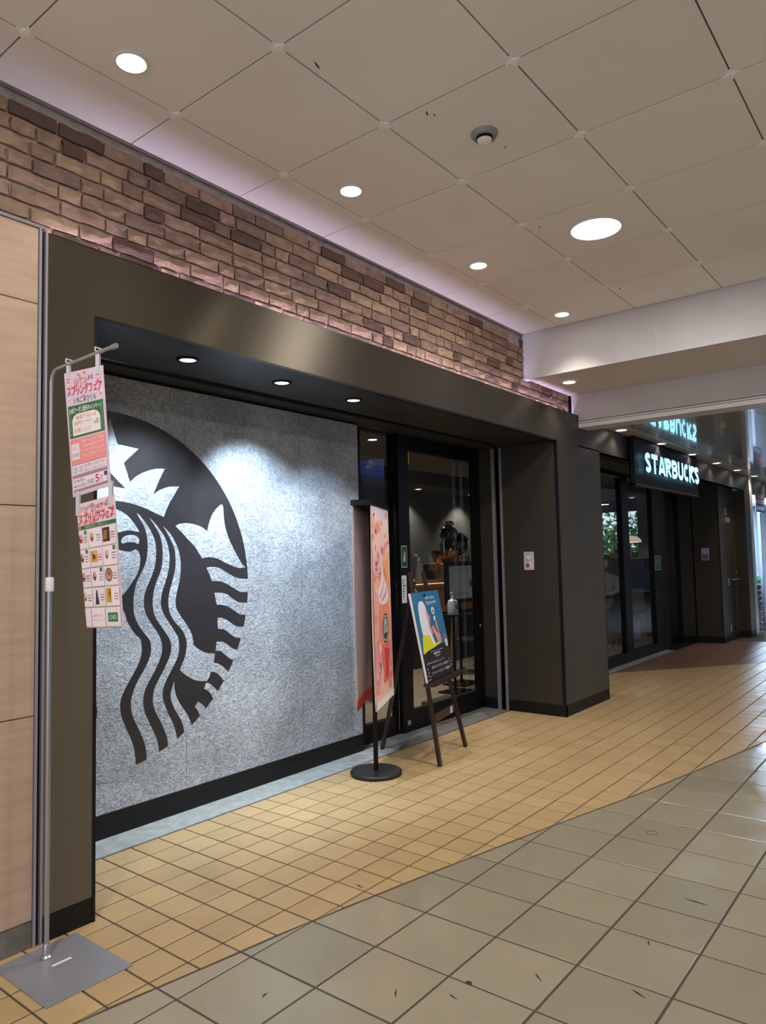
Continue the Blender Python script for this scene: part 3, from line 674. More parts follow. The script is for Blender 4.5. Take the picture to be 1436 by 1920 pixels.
# ---- glazed entrance beside the feature wall
def frame(nm, x0, x1, z0, z1, y, d, wL, wR, wB, wT, parent, m=m_black):
    obj(nm, bx(x0, x0+wL, y, y+d, z0, z1), m, parent); obj(nm, bx(x1-wR, x1, y, y+d, z0, z1), m, parent)
    obj(nm, bx(x0+wL, x1-wR, y, y+d, z0, z0+wB), m, parent); obj(nm, bx(x0+wL, x1-wR, y, y+d, z1-wT, z1), m, parent)
w1 = thing('window_1', (4.85, DY, 0), kind='structure')
frame('window_frame', 4.465, 5.06, 0, 2.64, DY, .06, .14, .02, .15, .035, w1)
obj('window_pane', bx(4.605, 5.04, DY+.03, DY+.036, .15, 2.605), m_glass, w1)
d1 = thing('door_1', (5.8, DY-.03, 0), kind='structure')
obj('door_rail', bx(5.06, 6.47, DY-.05, DY+.06, 2.505, 2.64), m_black, d1)
frame('door_stile', 5.062, 6.44, .012, 2.502, DY-.045, .045, .155, .125, .175, .03, d1)
obj('door_pane', bx(5.217, 6.315, DY-.028, DY-.022, .187, 2.472), m_glass, d1)
obj('door_track', bx(4.47, 6.46, DY+.001, DY+.06, 0, .012), m_plinth, d1)
obj('door_jamb', bx(6.442, 6.47, DY-.05, DY+.06, 0, 2.505), m_black, d1)
obj('wall_backing', bx(6.47, 7.5, DY-.02, DY+.05, 0, 2.8), m_inwall, fr)
obj('door_lock', MB().tube([(5.14, DY-.045, .085), (5.14, DY-.053, .085)], .022, 16), m_steel, d1)
obj('door_lock', MB().tube([(6.375, DY-.045, .82), (6.375, DY-.052, .82)], .014, 12), m_steel, d1)
obj('sensor_sticker', bx(5.222, 5.25, DY-.0305, DY-.0285, 2.36, 2.47), mat('yellow_sticker', (214, 190, 40)), d1)
obj('door_sill', bx(6.02, 6.46, DY+.07, DY+.45, .003, .07), mat('dark_mat', (64, 62, 62), rough=.8), d1)

# ---- second shop window
w2 = thing('window_2', (10, 3.72, 0), kind='structure')
obj('window_base', bx(X2, 12.0, 3.70, 3.80, 0, .135), m_plinth, w2)
obj('window_mullion', bx(10.07, 10.33, 3.70, 3.78, .135, 2.60), m_black, w2)
obj('window_mullion', bx(11.36, 12.0, 3.70, 3.78, .135, 2.60), m_black, w2)
obj('window_rail', bx(X2, 12.0, 3.71, 3.78, 2.60, 2.66), m_black, w2)
obj('bright_bead', bx(X2, 12.0, 3.705, 3.715, 2.583, 2.60), m_steel, w2)
obj('transom_panel', bx(X2, 12.0, 3.72, 3.78, 2.66, 2.80), mat('olive_panel', (110, 110, 96), rough=.5), w2)
obj('window_pane', bx(X2, 10.07, 3.735, 3.741, .135, 2.60), m_glass, w2)
obj('window_pane', bx(10.33, 11.36, 3.735, 3.741, .135, 2.60), m_glass, w2)
d2 = thing('door_2', (12.5, 3.8, 0), kind='structure')
frame('door_stile', 12.0, 13.0, 0, 2.5, 3.80, .05, .14, .10, .16, .08, d2)
obj('door_pane', bx(12.14, 12.9, 3.82, 3.826, .16, 2.42), m_glass, d2)
obj('door_header', bx(12.0, 13.0, 3.79, 3.86, 2.5, 2.8), m_black, d2)
obj('sensor', bx(12.3, 12.42, 3.76, 3.79, 2.52, 2.58), m_steel, d2)
# service box with its door
s2 = thing('wall_service', (13, 3.17, 0), kind='structure')
obj('side_panel', bx(13.0, 13.03, 3.17, 3.56, .105, 2.80), m_metal2, s2)
obj('shutter_rail', bx(13.0, 13.03, 3.565, 3.59, 0, 2.8), m_edge, s2)
obj('side_panel', bx(13.01, 13.03, 3.59, 3.80, .105, 2.80), m_metal2, s2)
obj('base_panel', bx(13.002, 13.03, 3.172, 3.80, 0, .104), m_plinth, s2)
obj('front_panel', bx(13.0, 13.43, 3.14, 3.169, .105, 2.80), m_metal, s2)
obj('front_panel', bx(13.43, X3, 3.15, 3.169, 2.31, 2.80), m_metal, s2)
obj('base_panel', bx(13.0, 13.42, 3.142, 3.169, 0, .104), m_plinth, s2)
obj('core', bx(13.43, X3, 3.20, 3.5, 0, 2.8), m_black, s2)
d3 = thing('door_3', (13.8, 3.16, 0), kind='structure')
frame('door_leaf', 13.44, X3-.005, .01, 2.30, 3.15, .04, .26, .10, .16, .17, d3, m_metal)
obj('door_pane', bx(13.70, 13.995, 3.165, 3.171, .17, 2.13), m_glass, d3)
obj('door_closer', bx(13.46, 13.6, 3.10, 3.15, 2.02, 2.10), m_steel, d3)
for z in (1.0, .22, 2.2): obj('hinge', MB().tube([(13.445, 3.138, z-.06), (13.445, 3.138, z+.06)], .012, 10), m_steel, d3)
for x in (13.75, 14.04):
    obj('door_handle', MB().tube([(x, 3.15, 1.03), (x, 3.09, 1.03), (x-.12, 3.09, 1.03)], .010, 8), m_steel, d3)
obj('door_lock', MB().tube([(14.04, 3.15, 1.15), (14.04, 3.135, 1.15)], .02, 12), m_steel, d3)

# ---- rest of the corridor and the rooms behind the glass
obj('wall_right', bx(-4, 30, -3.4, -3.3, 0, 3.6), mat('plain_wall', (170, 166, 160), rough=.7), loc=(0, -3.3, 0), kind='structure')
obj('wall_inner', bx(4.4, 14.3, 7.0, 7.1, 0, 3.0), m_inwall, loc=(9, 7, 0), kind='structure')
obj('wall_inner', bx(4.3, 4.4, 3.87, 7.1, 0, 3.0), m_inwall, loc=(4.3, 5, 0), kind='structure')
obj('wall_light_block', bx(30, 30.1, -3.4, 3, 0, 3), mat('light_block_grey', (120, 122, 128), rough=.7), loc=(30, 0, 0), kind='structure')  # unseen wall added to keep the world's glow out of floor and glass reflections
wf = thing('wall_far', (14.3, 5.5, 0), kind='structure')
obj('far_wall_panel', bx(14.3, 14.4, 3.8, 4.93, 0, 3.0), m_inwall, wf); obj('far_wall_panel', bx(14.3, 14.4, 4.93, 7.1, 2.36, 3.0), m_inwall, wf)
obj('far_wall_panel', bx(14.3, 14.4, 5.17, 5.30, 0, 2.36), m_inwall, wf); obj('far_wall_panel', bx(14.3, 14.4, 4.93, 5.17, 0, 1.55), m_inwall, wf)
obj('far_wall_panel', bx(14.3, 14.4, 5.30, 7.1, 0, .85), m_inwall, wf)
obj('far_pane', bx(14.34, 14.346, 4.93, 7.1, .85, 2.36), m_glass, wf)
ci = obj('ceiling', bx(4.4, 14.4, 3.96, 7.1, 2.83, 2.9), m_inceil, loc=(9, 5, 2.83), kind='structure')
obj('bulkhead', bx(4.4, 14.3, 6.35, 7.0, 2.62, 2.83), m_inwall, ci)
obj('bulkhead', bx(13.6, 14.3, 3.96, 6.35, 2.60, 2.83), m_inceil, ci)
# supermarket bay to the far right
sm = thing('wall_supermarket', (17, 4.6, 0), kind='structure')
obj('rear_wall', bx(14.45, 26, 4.6, 4.7, 0, 2.9), m_swall, sm)
obj('side_wall', bx(14.5, 14.6, 3.31, 4.6, 0, 2.9), m_swall, sm)
obj('ceiling_panel', bx(14.5, 26, 3.02, 4.7, 2.8, 2.86), m_swall, sm)
obj('header_panel', bx(14.73, 26, FY+.005, 3.02, 2.58, 2.879), m_metal, sm)
obj('shelf', bx(16.2, 20, 4.3, 4.6, 1.18, 1.22), m_white, sm); obj('shelf', bx(16.2, 20, 4.3, 4.6, 1.5, 1.54), m_white, sm)
obj('shelf', bx(16.2, 20, 4.3, 4.6, .8, .84), m_white, sm)
obj('door_post', bx(15.35, 15.40, FY+.01, 3.02, 0, 2.58), m_alu, sm)
# ================================================================== LIGHT FITTINGS
def downlight(r=.052, tilt=True, ring=m_white, glow=m_lamp_w, dark=None):
    t = thing('downlight', (0, 0, 0), cat='ceiling light')
    obj('trim_ring', MB().lathe([(r*1.24, .001), (r*1.24, -.007), (r*1.05, -.009), (r, -.004), (r*.96, -.001)], n=36), ring, t, smooth=True)
    obj('bulb', MB().lathe([(0, -.0035), (r*.8, -.0035), (r*.96, -.002)], n=28), glow, t)
    if dark: obj('baffle', MB().lathe([(r*.86, -.002), (r*.90, -.006), (r*.99, -.005), (r, .0)], n=28), dark, t)
    return t
dl = downlight(.056)
first = True
def put(proto, loc, label, group=None, rotz=None):
    global first
    if proto.get('used'): o = dup(proto, loc, label, rotz)
    else:
        o = proto; o.location = loc; o['label'] = label; o['used'] = 1
        if rotz: o.rotation_euler = (0, 0, rotz)
    if group: o['group'] = group
    return o
bpy.context.view_layer.update()
nm = ['nearest round downlight, over the pale wood cladding end of the brick wall', 'second round downlight along the brick wall, above the sign side of the emblem',
      'third round downlight along the brick wall, left of the big round light', 'fourth round downlight in the white panels, beside the first white beam']
nm[1] = 'second downlight along the brick wall, left of the smoke detector'
fits = []
for i, x in enumerate((1.6, 2.956, 4.312, 5.67)):
    fits.append((put(dl, (x, 2.52, CZ), nm[i], 'downlights in the panelled ceiling'), x, 2.52, CZ))
fits.append((put(dl, (6.35, 2.777, 3.126), 'single downlight set in the slatted soffit between the two white beams'), 6.35, 2.777, 3.126))
for o, x, y, z in fits: lamp('lamp', 'SPOT', (x, y, z-.012), E_DOWN, WARM, None, (x, y+.10, 0), .05, 100, .9)
far = ['first small downlight past the second beam, left of the lit sign', 'small downlight above the left half of the lit sign', 'small downlight above the right end of the lit sign',
       'small downlight just right of the lit sign', 'small downlight above the narrow service door', 'small downlight above the white mosaic column', 'small downlight beyond the mosaic column, at the right edge']
for i, x in enumerate((7.88, 9.23, 10.56, 11.89, 13.2, 14.5, 15.8)):
    put(dl, (x, 2.86, 2.879), far[i], 'downlights along the second bay')
    lamp('lamp', 'SPOT', (x, 2.86, 2.865), E_SEC, WARM, None, (x, 2.88, 0), .04, 125, .8)
big = thing('round_ceiling_light', (4.316, 1.672, CZ), 'large flat round ceiling light glowing white', 'ceiling light')
obj('trim_ring', MB().lathe([(.162, .002), (.162, -.004), (.152, -.006), (.148, -.001)], (4.316, 1.672, CZ), 48), m_white, big, smooth=True)
obj('diffuser', MB().lathe([(0, -.003), (.149, -.003), (.149, .004)], (4.316, 1.672, CZ), 48), m_big, big)
for x, y in ((4.316, 1.672), (.25, 1.672), (4.316, -1.4), (.25, -1.4), (-2.6, -1.4)):
    lamp('lamp', 'AREA', (x, y, CZ-.012), E_BIG, NEUT, None, (x, y, 0), .29)
for x, y in ((9.5, .6), (9.5, -1.8), (14, .6), (14, -1.8), (19, 0)):
    lamp('lamp', 'AREA', (x, y, 2.86), E_BIG*.28, NEUT, None, (x, y, 0), .29)
# accent spots in the recess
ac = downlight(.05, ring=m_black, glow=m_lamp_c, dark=m_black)
for i, (x, t, e, s) in enumerate(((2.40, (2.50, 3.78, 1.30), 1.15, 84), (3.10, (3.42, 3.78, 1.25), 1.2, 86), (3.78, (4.15, 3.6, .9), .45, 90))):
    put(ac, (x, 3.235, HZ+.011), ('black spotlight in the recess soffit, nearest the hanging flyers', 'middle black spotlight in the recess soffit', 'black spotlight in the recess soffit nearest the glass door')[i], 'spotlights in the recess soffit')
    lamp('lamp', 'SPOT', (x, 3.235, HZ-.02), E_ACC*e, COOL, None, t, .04, s, .75)
# led strip hidden behind the metal front
led = obj('led_strip', bx(1.5, 6.9, FY+.062, FY+.072, 2.885, 2.892), m_led, loc=(4, FY+.07, 2.885), label='violet-white light strip glowing along the foot of the brick band', cat='light strip')
L_ = lamp('lamp', 'AREA', (4.2, 3.020, 2.895), E_LED, (.80, .66, 1), None, (4.2, 3.05, 3.3), 5.4, sizey=.02)
L_.rotation_euler = (R(180-14), 0, 0)

# ---- smoke detector
sd = thing('smoke_detector', (2.969, 1.68, CZ), 'round grey smoke detector with a small vented cap on the ceiling panels', 'smoke detector')
obj('base', MB().lathe([(.064, .002), (.064, -.010), (.056, -.022), (0, -.022)], (2.969, 1.68, CZ), 36), mat('detector_grey', (150, 150, 150), rough=.5), sd, smooth=True)
obj('vents', MB().lathe([(.040, -.020), (.040, -.033), (.034, -.034)], (2.969, 1.68, CZ), 28), m_black, sd)
obj('cap', MB().lathe([(0, -.046), (.024, -.045), (.034, -.038), (.036, -.033), (0, -.033)], (2.969, 1.68, CZ), 28), m_clip, sd, smooth=True)

# ================================================================== THE LIT SIGN
sg = thing('shop_sign', (9.6, FY, 2.58), 'long dark sign box with glowing white capital letters above the far entrance', 'sign')
SX0, SX1, SZ0, SZ1, SYF = 8.36, 10.93, 2.30, 2.862, 2.895
obj('back_panel', bx(SX0, SX1, FY-.012, FY-.002, SZ0+.02, SZ1), mat('navy_panel', (22, 26, 44), rough=.3), sg)
obj('side_plate', bx(SX0, SX0+.02, SYF, FY-.002, SZ0, SZ1), m_black, sg); obj('side_plate', bx(SX1-.02, SX1, SYF, FY-.002, SZ0, SZ1), m_black, sg)
obj('face_panel', bx(SX0+.02, SX1-.02, SYF, SYF+.012, SZ0+.02, SZ1-.01), mat('sign_face', (10, 12, 22), rough=.55, spec=.2), sg, label='glossy dark blue face panel')
obj('bottom_ledge', bx(SX0, SX1, SYF-.01, FY-.002, SZ0, SZ0+.02), m_metal2, sg)
obj('top_ledge', bx(SX0, SX1, SYF-.006, FY-.002, SZ1, SZ1+.012), m_black, sg)
m_lside = mat('letter_side', (40, 90, 110), rough=.4)
ST = .058
def arc(cx, cz, rx, rz, a0, a1, n=12): return [(cx+rx*math.cos(R(a0+(a1-a0)*k/n)), cz+rz*math.sin(R(a0+(a1-a0)*k/n))) for k in range(n+1)]
def glyph(ch, w, h):
    """centre lines of a bold upright capital in a w x h box"""
    t = ST/2; l, r, b, u = t, w-t, t, h-t; m = h*.52
    if ch == 'S': return [arc(w/2, h*.725, w/2-t, h*.275-t, 20, 180, 8)+[(w*.32, h*.60), (w*.66, h*.45)][0:2]+arc(w/2, h*.275, w/2-t, h*.275-t, 0, -160, 8)]
    if ch == 'T': return [[(0, u), (w, u)], [(w/2, h), (w/2, 0)]]
    if ch == 'A': return [[(t*.9, 0), (w*.47, h)], [(w-t*.9, 0), (w*.53, h)], [(w*.25, h*.27), (w*.75, h*.27)]]
    if ch == 'R': return [[(l, 0), (l, h)], [(l, u)]+arc(w*.50, h*.72, r-w*.50, u-h*.72, 90, -90, 8)+[(l, h*.72*2-u)], [(w*.45, h*.42), (r, 0)]]
    if ch == 'B': return [[(l, 0), (l, h)], [(l, u)]+arc(w*.50, (u+m)/2, r-w*.53, (u-m)/2, 90, -90, 8)+[(l, m)], [(l, m)]+arc(w*.50, (b+m)/2, r-w*.50, (m-b)/2, 90, -90, 8)+[(l, b)]]
    if ch == 'U': return [[(l, h), (l, h*.36)]+arc(w/2, h*.34, w/2-t, h*.34-t, 180, 360, 10)+[(r, h*.36), (r, h)]]
    if ch == 'C': return [arc(w*.56, h/2, w*.56-t, h/2-t, 52, 308, 16)]
    if ch == 'K': return [[(l, 0), (l, h)], [(w*.30, h*.48), (w-t*.7, h)], [(w*.30, h*.48), (w-t*.6, 0)]]
def strip(path, y0, y1, ox, oz, h, m):
    n = len(path); P = [Vector(p) for p in path]; A = []; B = []
    for i in range(n):
        d1 = (P[i]-P[i-1]).normalized() if i else None; d2 = (P[i+1]-P[i]).normalized() if i < n-1 else None
        d = (d1 or d2) if not (d1 and d2) else (d1+d2).normalized(); k = 1/max(.6, d.dot(d2 or d1)); nn = Vector((-d.y, d.x))*(ST/2*k)
        A.append(P[i]+nn); B.append(P[i]-nn)
    cl = lambda v: min(h, max(0, v)); Q = [(p.x, cl(p.y)) for p in A]+[(p.x, cl(p.y)) for p in B]
    vs = [(ox+x, y0, oz+z) for x, z in Q]+[(ox+x, y1, oz+z) for x, z in Q]; N2 = 2*n; fs = []
    for i in range(n-1):
        fs += [(i, n+i, n+i+1, i+1), (N2+i, N2+i+1, N2+n+i+1, N2+n+i), (i, i+1, N2+i+1, N2+i), (n+i, N2+n+i, N2+n+i+1, n+i+1)]
    fs += [(0, N2, N2+n, n), (n-1, 2*n-1, N2+2*n-1, N2+n-1)]
    m.add(vs, fs)
m_lside = mat('letter_side', (60, 130, 150), rough=.4)
lx = 8.515; wds = [.205, .225, .255, .225, .225, .23, .215, .24, .205]
tot = sum(wds); W_ = 2.255; gap = .030
for ch, wd in zip('STARBUCKS', wds):
    ww = wd/tot*W_; m = MB()
    for pth in glyph(ch, ww-gap, .236): strip(pth, SYF-.065, SYF-.042, lx+gap/2, 2.462, .236, m)
    o = obj('letter', m, m_sign, sg); o.data.materials.append(m_lside)
    for f in o.data.polygons: f.material_index = 0 if abs(f.normal.y) > .5 else 1
    lx += ww
for x in (8.9, 9.7, 10.4): obj('letter_mount', bx(x-.15, x+.15, SYF-.042, SYF, 2.56, 2.58), m_black, sg)

# ================================================================== FLYER STAND
fs_ = thing('flyer_stand', (1.44, 2.725, 0), 'tall silver pole stand with a square steel foot plate beside the wood cladding', 'stand')
bp_ = obj('base_plate', bx(1.283, 1.612, 2.522, 2.93, .0005, .004, bev=.0015), m_plate, fs_)
obj('socket', MB().lathe([(0, 0), (.022, 0), (.022, .008), (.015, .014), (.013, .05), (.010, .055)], (1.44, 2.835, .004), 20), m_alu, fs_, smooth=True)
obj('foot_label', bx(1.425, 1.50, 2.755, 2.768, .004, .0048), m_white, bp_)
obj('lower_pole', MB().tube([(1.44, 2.835, .03), (1.44, 2.835, 1.43)], .0095, 16), m_alu, fs_, smooth=True)
obj('upper_pole', MB().tube([(1.44, 2.835, 1.40), (1.44, 2.835, 2.24), (1.44, 2.829, 2.268), (1.44, 2.813, 2.285), (1.44, 2.79, 2.291), (1.44, 2.375, 2.300)], .0068, 14), m_alu, fs_, smooth=True)
obj('collar', MB().lathe([(0, -.028), (.015, -.028), (.016, -.02), (.016, .02), (.014, .028), (0, .028)], (1.44, 2.835, 1.432), 18), m_white, fs_, smooth=True, label='white locking collar')
obj('end_cap', MB().tube([(1.44, 2.388, 2.2995), (1.44, 2.362, 2.300)], .0095, 14), m_chrome, fs_, smooth=True)
PA = [(1.44, 2.735, 2.262), (1.44, 2.452, 2.244), (1.44, 2.395, 1.790), (1.44, 2.66, 1.765)]
PB = [(1.44, 2.636, 1.735), (1.44, 2.371, 1.757), (1.44, 2.311, 1.283), (1.44, 2.552, 1.272)]
f1 = thing('flyer', (1.44, 2.56, 2.0), 'upper pink flyer with a green coupon box hanging from the pole stand', 'flyer')
f2 = thing('flyer', (1.44, 2.47, 1.5), 'lower pink flyer with a grid of food pictures hanging under the other', 'flyer')
obj('card', slab(PA, .0012), mat('flyer_card', (226, 206, 214), rough=.4), f1)
obj('card', slab(PB, .0012), MATS['flyer_card'], f2)
for par, y, z0, z1 in ((f1, 2.70, 2.255, 2.305), (f1, 2.487, 2.238, 2.309), (f2, 2.622, 1.715, 1.79), (f2, 2.395, 1.735, 1.81)):
    cp_ = obj('clip', bx(1.4365, 1.4385, y-.012, y+.012, z0-.022, z1-.004).add([], []).box(1.4415, 1.4435, y-.012, y+.012, z0-.022, z1-.004), m_clear, par, label='clear plastic hanging clip')
    if par is f1: obj('clip_hook', MB().tube([(1.4375, y, z1-.012), (1.428, y, z1-.004), (1.430, y, z1+.008), (1.44, y, z1+.006), (1.452, y, z1+.006), (1.452, y, z1-.006), (1.4425, y, z1-.012)], .003, 8), m_clear, cp_)
WHT = (244, 240, 240); RED = (206, 60, 66); GRN = (44, 110, 66); PNK = (240, 150, 146); GRY = (110, 110, 120)
P = Print(*PA)
P.rect(.01, .01, .99, .99, (224, 200, 222))
for i in range(46): P.ell(random.uniform(.04, .96), random.uniform(.76, .98), .035, .012, random.choice([(238, 150, 170), (232, 120, 150), (244, 190, 200), (248, 220, 226)]), 8)
P.text('アルカード赤羽', .26, .905, .74, .945, (96, 110, 100)); P.text('スプリングフェア', .06, .80, .95, .885, RED, .02)
P.text('いちご & さくら', .22, .735, .78, .785, GRN, .01)
P.rect(.05, .46, .95, .72, GRN); P.text('LINEクーポン配布キャンペーン', .08, .655, .92, .705, WHT, .01)
P.poly([(.14, .475), (.86, .475), (.86, .60), (.80, .635), (.72, .648), (.28, .648), (.20, .635), (.14, .60)], (240, 232, 226))
P.text('抽選で当たる', .24, .60, .76, .635, RED); P.text('500円クーポン', .18, .555, .66, .59, GRY); P.text('A賞', .70, .53, .82, .575, (40, 40, 44)); P.text('お買い上げ', .18, .495, .62, .53, RED)
for i in range(12):
    s_ = i % 6; xx = (.065, .89)[i//6]; P.poly([(xx, .48+s_*.03), (xx+.05, .50+s_*.03), (xx+.045, .505+s_*.03), (xx-.002, .486+s_*.03)], (150, 190, 150))
P.rect(.05, .245, .95, .445, PNK); P.rect(.07, .285, .28, .41, (238, 225, 230)); P.text('いちご', .09, .36, .26, .395, RED); P.text('LINE', .09, .305, .26, .335, GRY)
for i, t in enumerate(('対象ショップにて税込', '一回のお買い上げで', 'クーポンをもらえる', 'ぜひご利用ください')): P.text(t, .34, .405-.038*i, .92, .43-.038*i, (250, 226, 222))
P.rect(.06, .165, .95, .24, (236, 222, 230)); P.text('2/28 - 3/31', .08, .18, .34, .225, GRY); P.text('お問い合わせ', .38, .205, .9, .232, (170, 70, 90)); P.text('詳しくはこちら', .38, .172, .9, .196, GRY)
P.rect(.05, .145, .95, .155, (170, 120, 140)); P.rect(.05, .035, .95, .042, (170, 120, 140)); P.rect(.06, .05, .94, .135, (240, 226, 234))
P.text('3/18(月)-', .07, .095, .38, .128, (70, 50, 60), .01); P.text('4/21(日)', .07, .055, .38, .088, (70, 50, 60), .01); P.text('5', .64, .06, .74, .125, (190, 50, 110), .02); P.text('19:00', .42, .06, .60, .10, (70, 60, 80)); P.text('月まで', .76, .06, .84, .11, (80, 60, 70)); P.rect(.87, .095, .94, .13, (50, 60, 120))
P.build('print', f1)
P = Print(*PB)
P.rect(.005, .005, .995, .995, (236, 214, 220))
for i in range(50): P.ell(random.uniform(.04, .96), random.uniform(.80, .985), .04, .012, random.choice([(236, 140, 160), (232, 120, 150), (244, 190, 200)]), 8)
P.text('アルカード赤羽', .08, .94, .45, .972, (110, 130, 116)); P.text('いちごとさくらの', .42, .93, .88, .968, GRN); P.text('スプリングフェア', .05, .83, .97, .915, RED, .02)
P.rect(.005, .785, .995, .815, GRN); P.text('期間限定のおいしい春のメニュー', .2, .79, .8, .81, (200, 220, 190)); P.rect(.005, .785, .09, .815, (150, 160, 60))
for r_ in range(5):
    z1 = .775-r_*.155; n_ = (.02, .27, .62) if r_ < 4 else (.02, .20, .58)
    for c_, u in enumerate(n_):
        u1 = (n_+(.99,))[c_+1]-.015; P.rect(u, z1-.143, u1, z1, (246, 234, 238) if (r_+c_) % 2 else (243, 226, 232))
        P.rect(u, z1-.147, u1, z1-.143, random.choice([(200, 190, 110), (150, 180, 130), (240, 190, 150)]))
        if r_ == 4: continue
        for k in range(3): P.rect(u1-.13, z1-.06-.02*k, u1-.03, z1-.052-.02*k, random.choice([GRY, (220, 120, 140), (150, 150, 160)]))
        cu, cv = (u+(u1-.14))/2+.01, z1-.065
        kind = (r_*3+c_)
        if kind in (2,): P.rect(u+.02, z1-.12, u1-.15, z1-.01, (70, 44, 34)); [P.poly([(u+.04+.03*j, z1-.10), (u+.06+.03*j, z1-.10), (u+.08+.03*j, z1-.03), (u+.06+.03*j, z1-.03)], (190, 130, 70)) for j in range(3)]
        elif kind in (4,): P.rect(u+.02, z1-.11, u+.20, z1-.02, (214, 160, 80)); P.ell(u+.11, z1-.06, .04, .03, (110, 50, 40)); P.ell(u+.13, z1-.04, .03, .012, (236, 200, 120))
        elif kind in (8,): P.ell(cu, cv, .095, .052, (110, 70, 56)); P.ell(cu, cv, .075, .040, (200, 150, 120)); P.ell(cu+.01, cv+.01, .04, .02, (150, 90, 70))
        elif kind in (10,): P.poly([(cu-.05, z1-.13), (cu+.06, z1-.13), (cu+.02, z1-.02), (cu-.01, z1-.02)], (50, 54, 64))
        elif kind in (11,): P.rect(u+.02, z1-.12, u+.15, z1-.01, (200, 160, 60)); P.ell(u+.11, z1-.05, .02, .03, (120, 50, 40))
        else: P.ell(cu-.02, cv, .045, .035, random.choice([(170, 90, 80), (200, 150, 130), (140, 70, 66)])); P.ell(cu-.01, cv+.012, .022, .015, (240, 200, 190)); P.ell(cu-.02, cv-.02, .02, .01, (120, 60, 50))
        if kind in (0, 3, 5, 7): P.rect(u1-.10, z1-.035, u1-.03, z1-.002, (70, 130, 84))
P.text('お知らせ', .24, .085, .5, .105, RED); P.text('ポイントアップ', .24, .05, .55, .07, GRY); P.rect(.64, .045, .90, .115, (60, 130, 84)); P.text('CARD', .68, .065, .86, .095, (220, 236, 220))
P.build('print', f2)

# ================================================================== FLOOR BANNER
t27 = Vector((math.cos(R(27.1)), math.sin(R(27.1)), 0)); n27 = Vector((-t27.y, t27.x, 0)); BC = Vector((4.03, 3.305, 0)); bw, bs = .60, .125
bn = thing('banner_stand', tuple(BC), 'black pole stand with a round base holding two hanging pink cloth banners', 'banner stand')
obj('round_base', MB().lathe([(0, .001), (.178, .001), (.182, .006), (.182, .022), (.176, .028), (0, .031)], BC, 48), mat('black_iron', (26, 26, 29), rough=.55, noise=.2, nscale=20), bn, smooth=True)
obj('pole', MB().tube([BC+Vector((0, 0, .028)), BC+Vector((0, 0, 1.87))], .0165, 16), m_black, bn, smooth=True)
def bq(a, b, z): v = BC+t27*a+n27*b; return (v.x, v.y, z)
tb = MB(); vs = [bq(a, b, z) for z in (1.875, 1.912) for a, b in ((-bw/2-.01, -bs/2-.012), (bw/2+.01, -bs/2-.012), (bw/2+.01, bs/2+.012), (-bw/2-.01, bs/2+.012))]
obj('top_bar', tb.add(vs, [(0, 3, 2, 1), (4, 5, 6, 7), (0, 1, 5, 4), (1, 2, 6, 5), (2, 3, 7, 6), (3, 0, 4, 7)]), m_black, bn)
def cloth(name, b, zb, sag, colr):
    nu, nv = 10, 26; m = MB(); vs = []
    for j in range(nv+1):
        for i in range(nu+1):
            u = i/nu; v = j/nv; z = 1.876-(1.876-zb)*v
            off = b+sag*math.sin(u*math.pi)*v*v*.6+.010*math.sin(u*5+v*4)*v
            wf_ = bw/2*(1+.04*v)
            vs.append(bq((2*u-1)*wf_+.015*v, off, z+(.0)))
    fs = [(j*(nu+1)+i, j*(nu+1)+i+1, (j+1)*(nu+1)+i+1, (j+1)*(nu+1)+i) for j in range(nv) for i in range(nu)]
    m.add(vs, fs); me = m.mesh(name, m_cloth, bn.location, True, fix=False)
    a = me.color_attributes.new('Col', 'FLOAT_COLOR', 'POINT')
    for k in range(len(me.vertices)):
        u = (k % (nu+1))/nu; v = (k//(nu+1))/nv; a.data[k].color = (*lin(colr(u, v)), 1)
    o = bpy.data.objects.new(name, me); COL.objects.link(o); o.parent = bn
    md = o.modifiers.new('thick', 'SOLIDIFY'); md.thickness = .002; md.offset = 0
    return o
cloth('banner_cloth', bs/2, .49, .03, lambda u, v: (196, 60, 48) if v > .955 else (200-16*v, 178-8*v, 176-6*v))
cloth('banner_cloth', -bs/2, .49, 0, lambda u, v: (244, 226, 214))
ZT, ZB = 1.874, .492
def q27(a, z, e=.0): return bq(a, -bs/2-.004-e, z)
P = Print(q27(-bw/2+.002, ZT), q27(bw/2-.002, ZT), bq(bw/2*1.04+.013, -bs/2-.014, ZB+.002), bq(-bw/2*1.04+.017, -bs/2-.014, ZB+.002))
def blend(a, b, t): return tuple(a[i]*(1-t)+b[i]*t for i in range(3))
cols = [(0, (210, 206, 232)), (.12, (250, 212, 192)), (.25, (244, 198, 210)), (.38, (248, 194, 182)), (.5, (244, 168, 160)), (.62, (242, 164, 160)), (.75, (240, 160, 172)), (.88, (246, 196, 180)), (1, (250, 232, 222))]
for j in range(40):
    v0 = 1-(j+1)/40; tt = j/40
    for (a, ca), (b, cb) in zip(cols, cols[1:]):
        if a <= tt <= b: c_ = blend(ca, cb, (tt-a)/(b-a))
    P.k = 0
    for i in range(5):
        cc = blend(c_, (250, 226, 190), .25*max(0, math.sin(i*1.7+j*.35))); P.rect(i/5, v0, (i+1)/5, v0+1/40, cc); P.k = 0
P.k = 1
rs = random.Random(5)
for i in range(110):
    u, v = rs.uniform(.05, .95), rs.choice((rs.uniform(.02, .45), rs.uniform(.55, .98))); c_ = rs.choice([(248, 206, 210), (240, 160, 178), (250, 222, 224), (240, 150, 146), (248, 190, 160), (234, 140, 156)])
    ru = rs.uniform(.03, .10); P.ell(u, v, ru, ru*.28*rs.uniform(.6, 1.6), c_, 9); P.k = 1+i % 60
P.k = 62
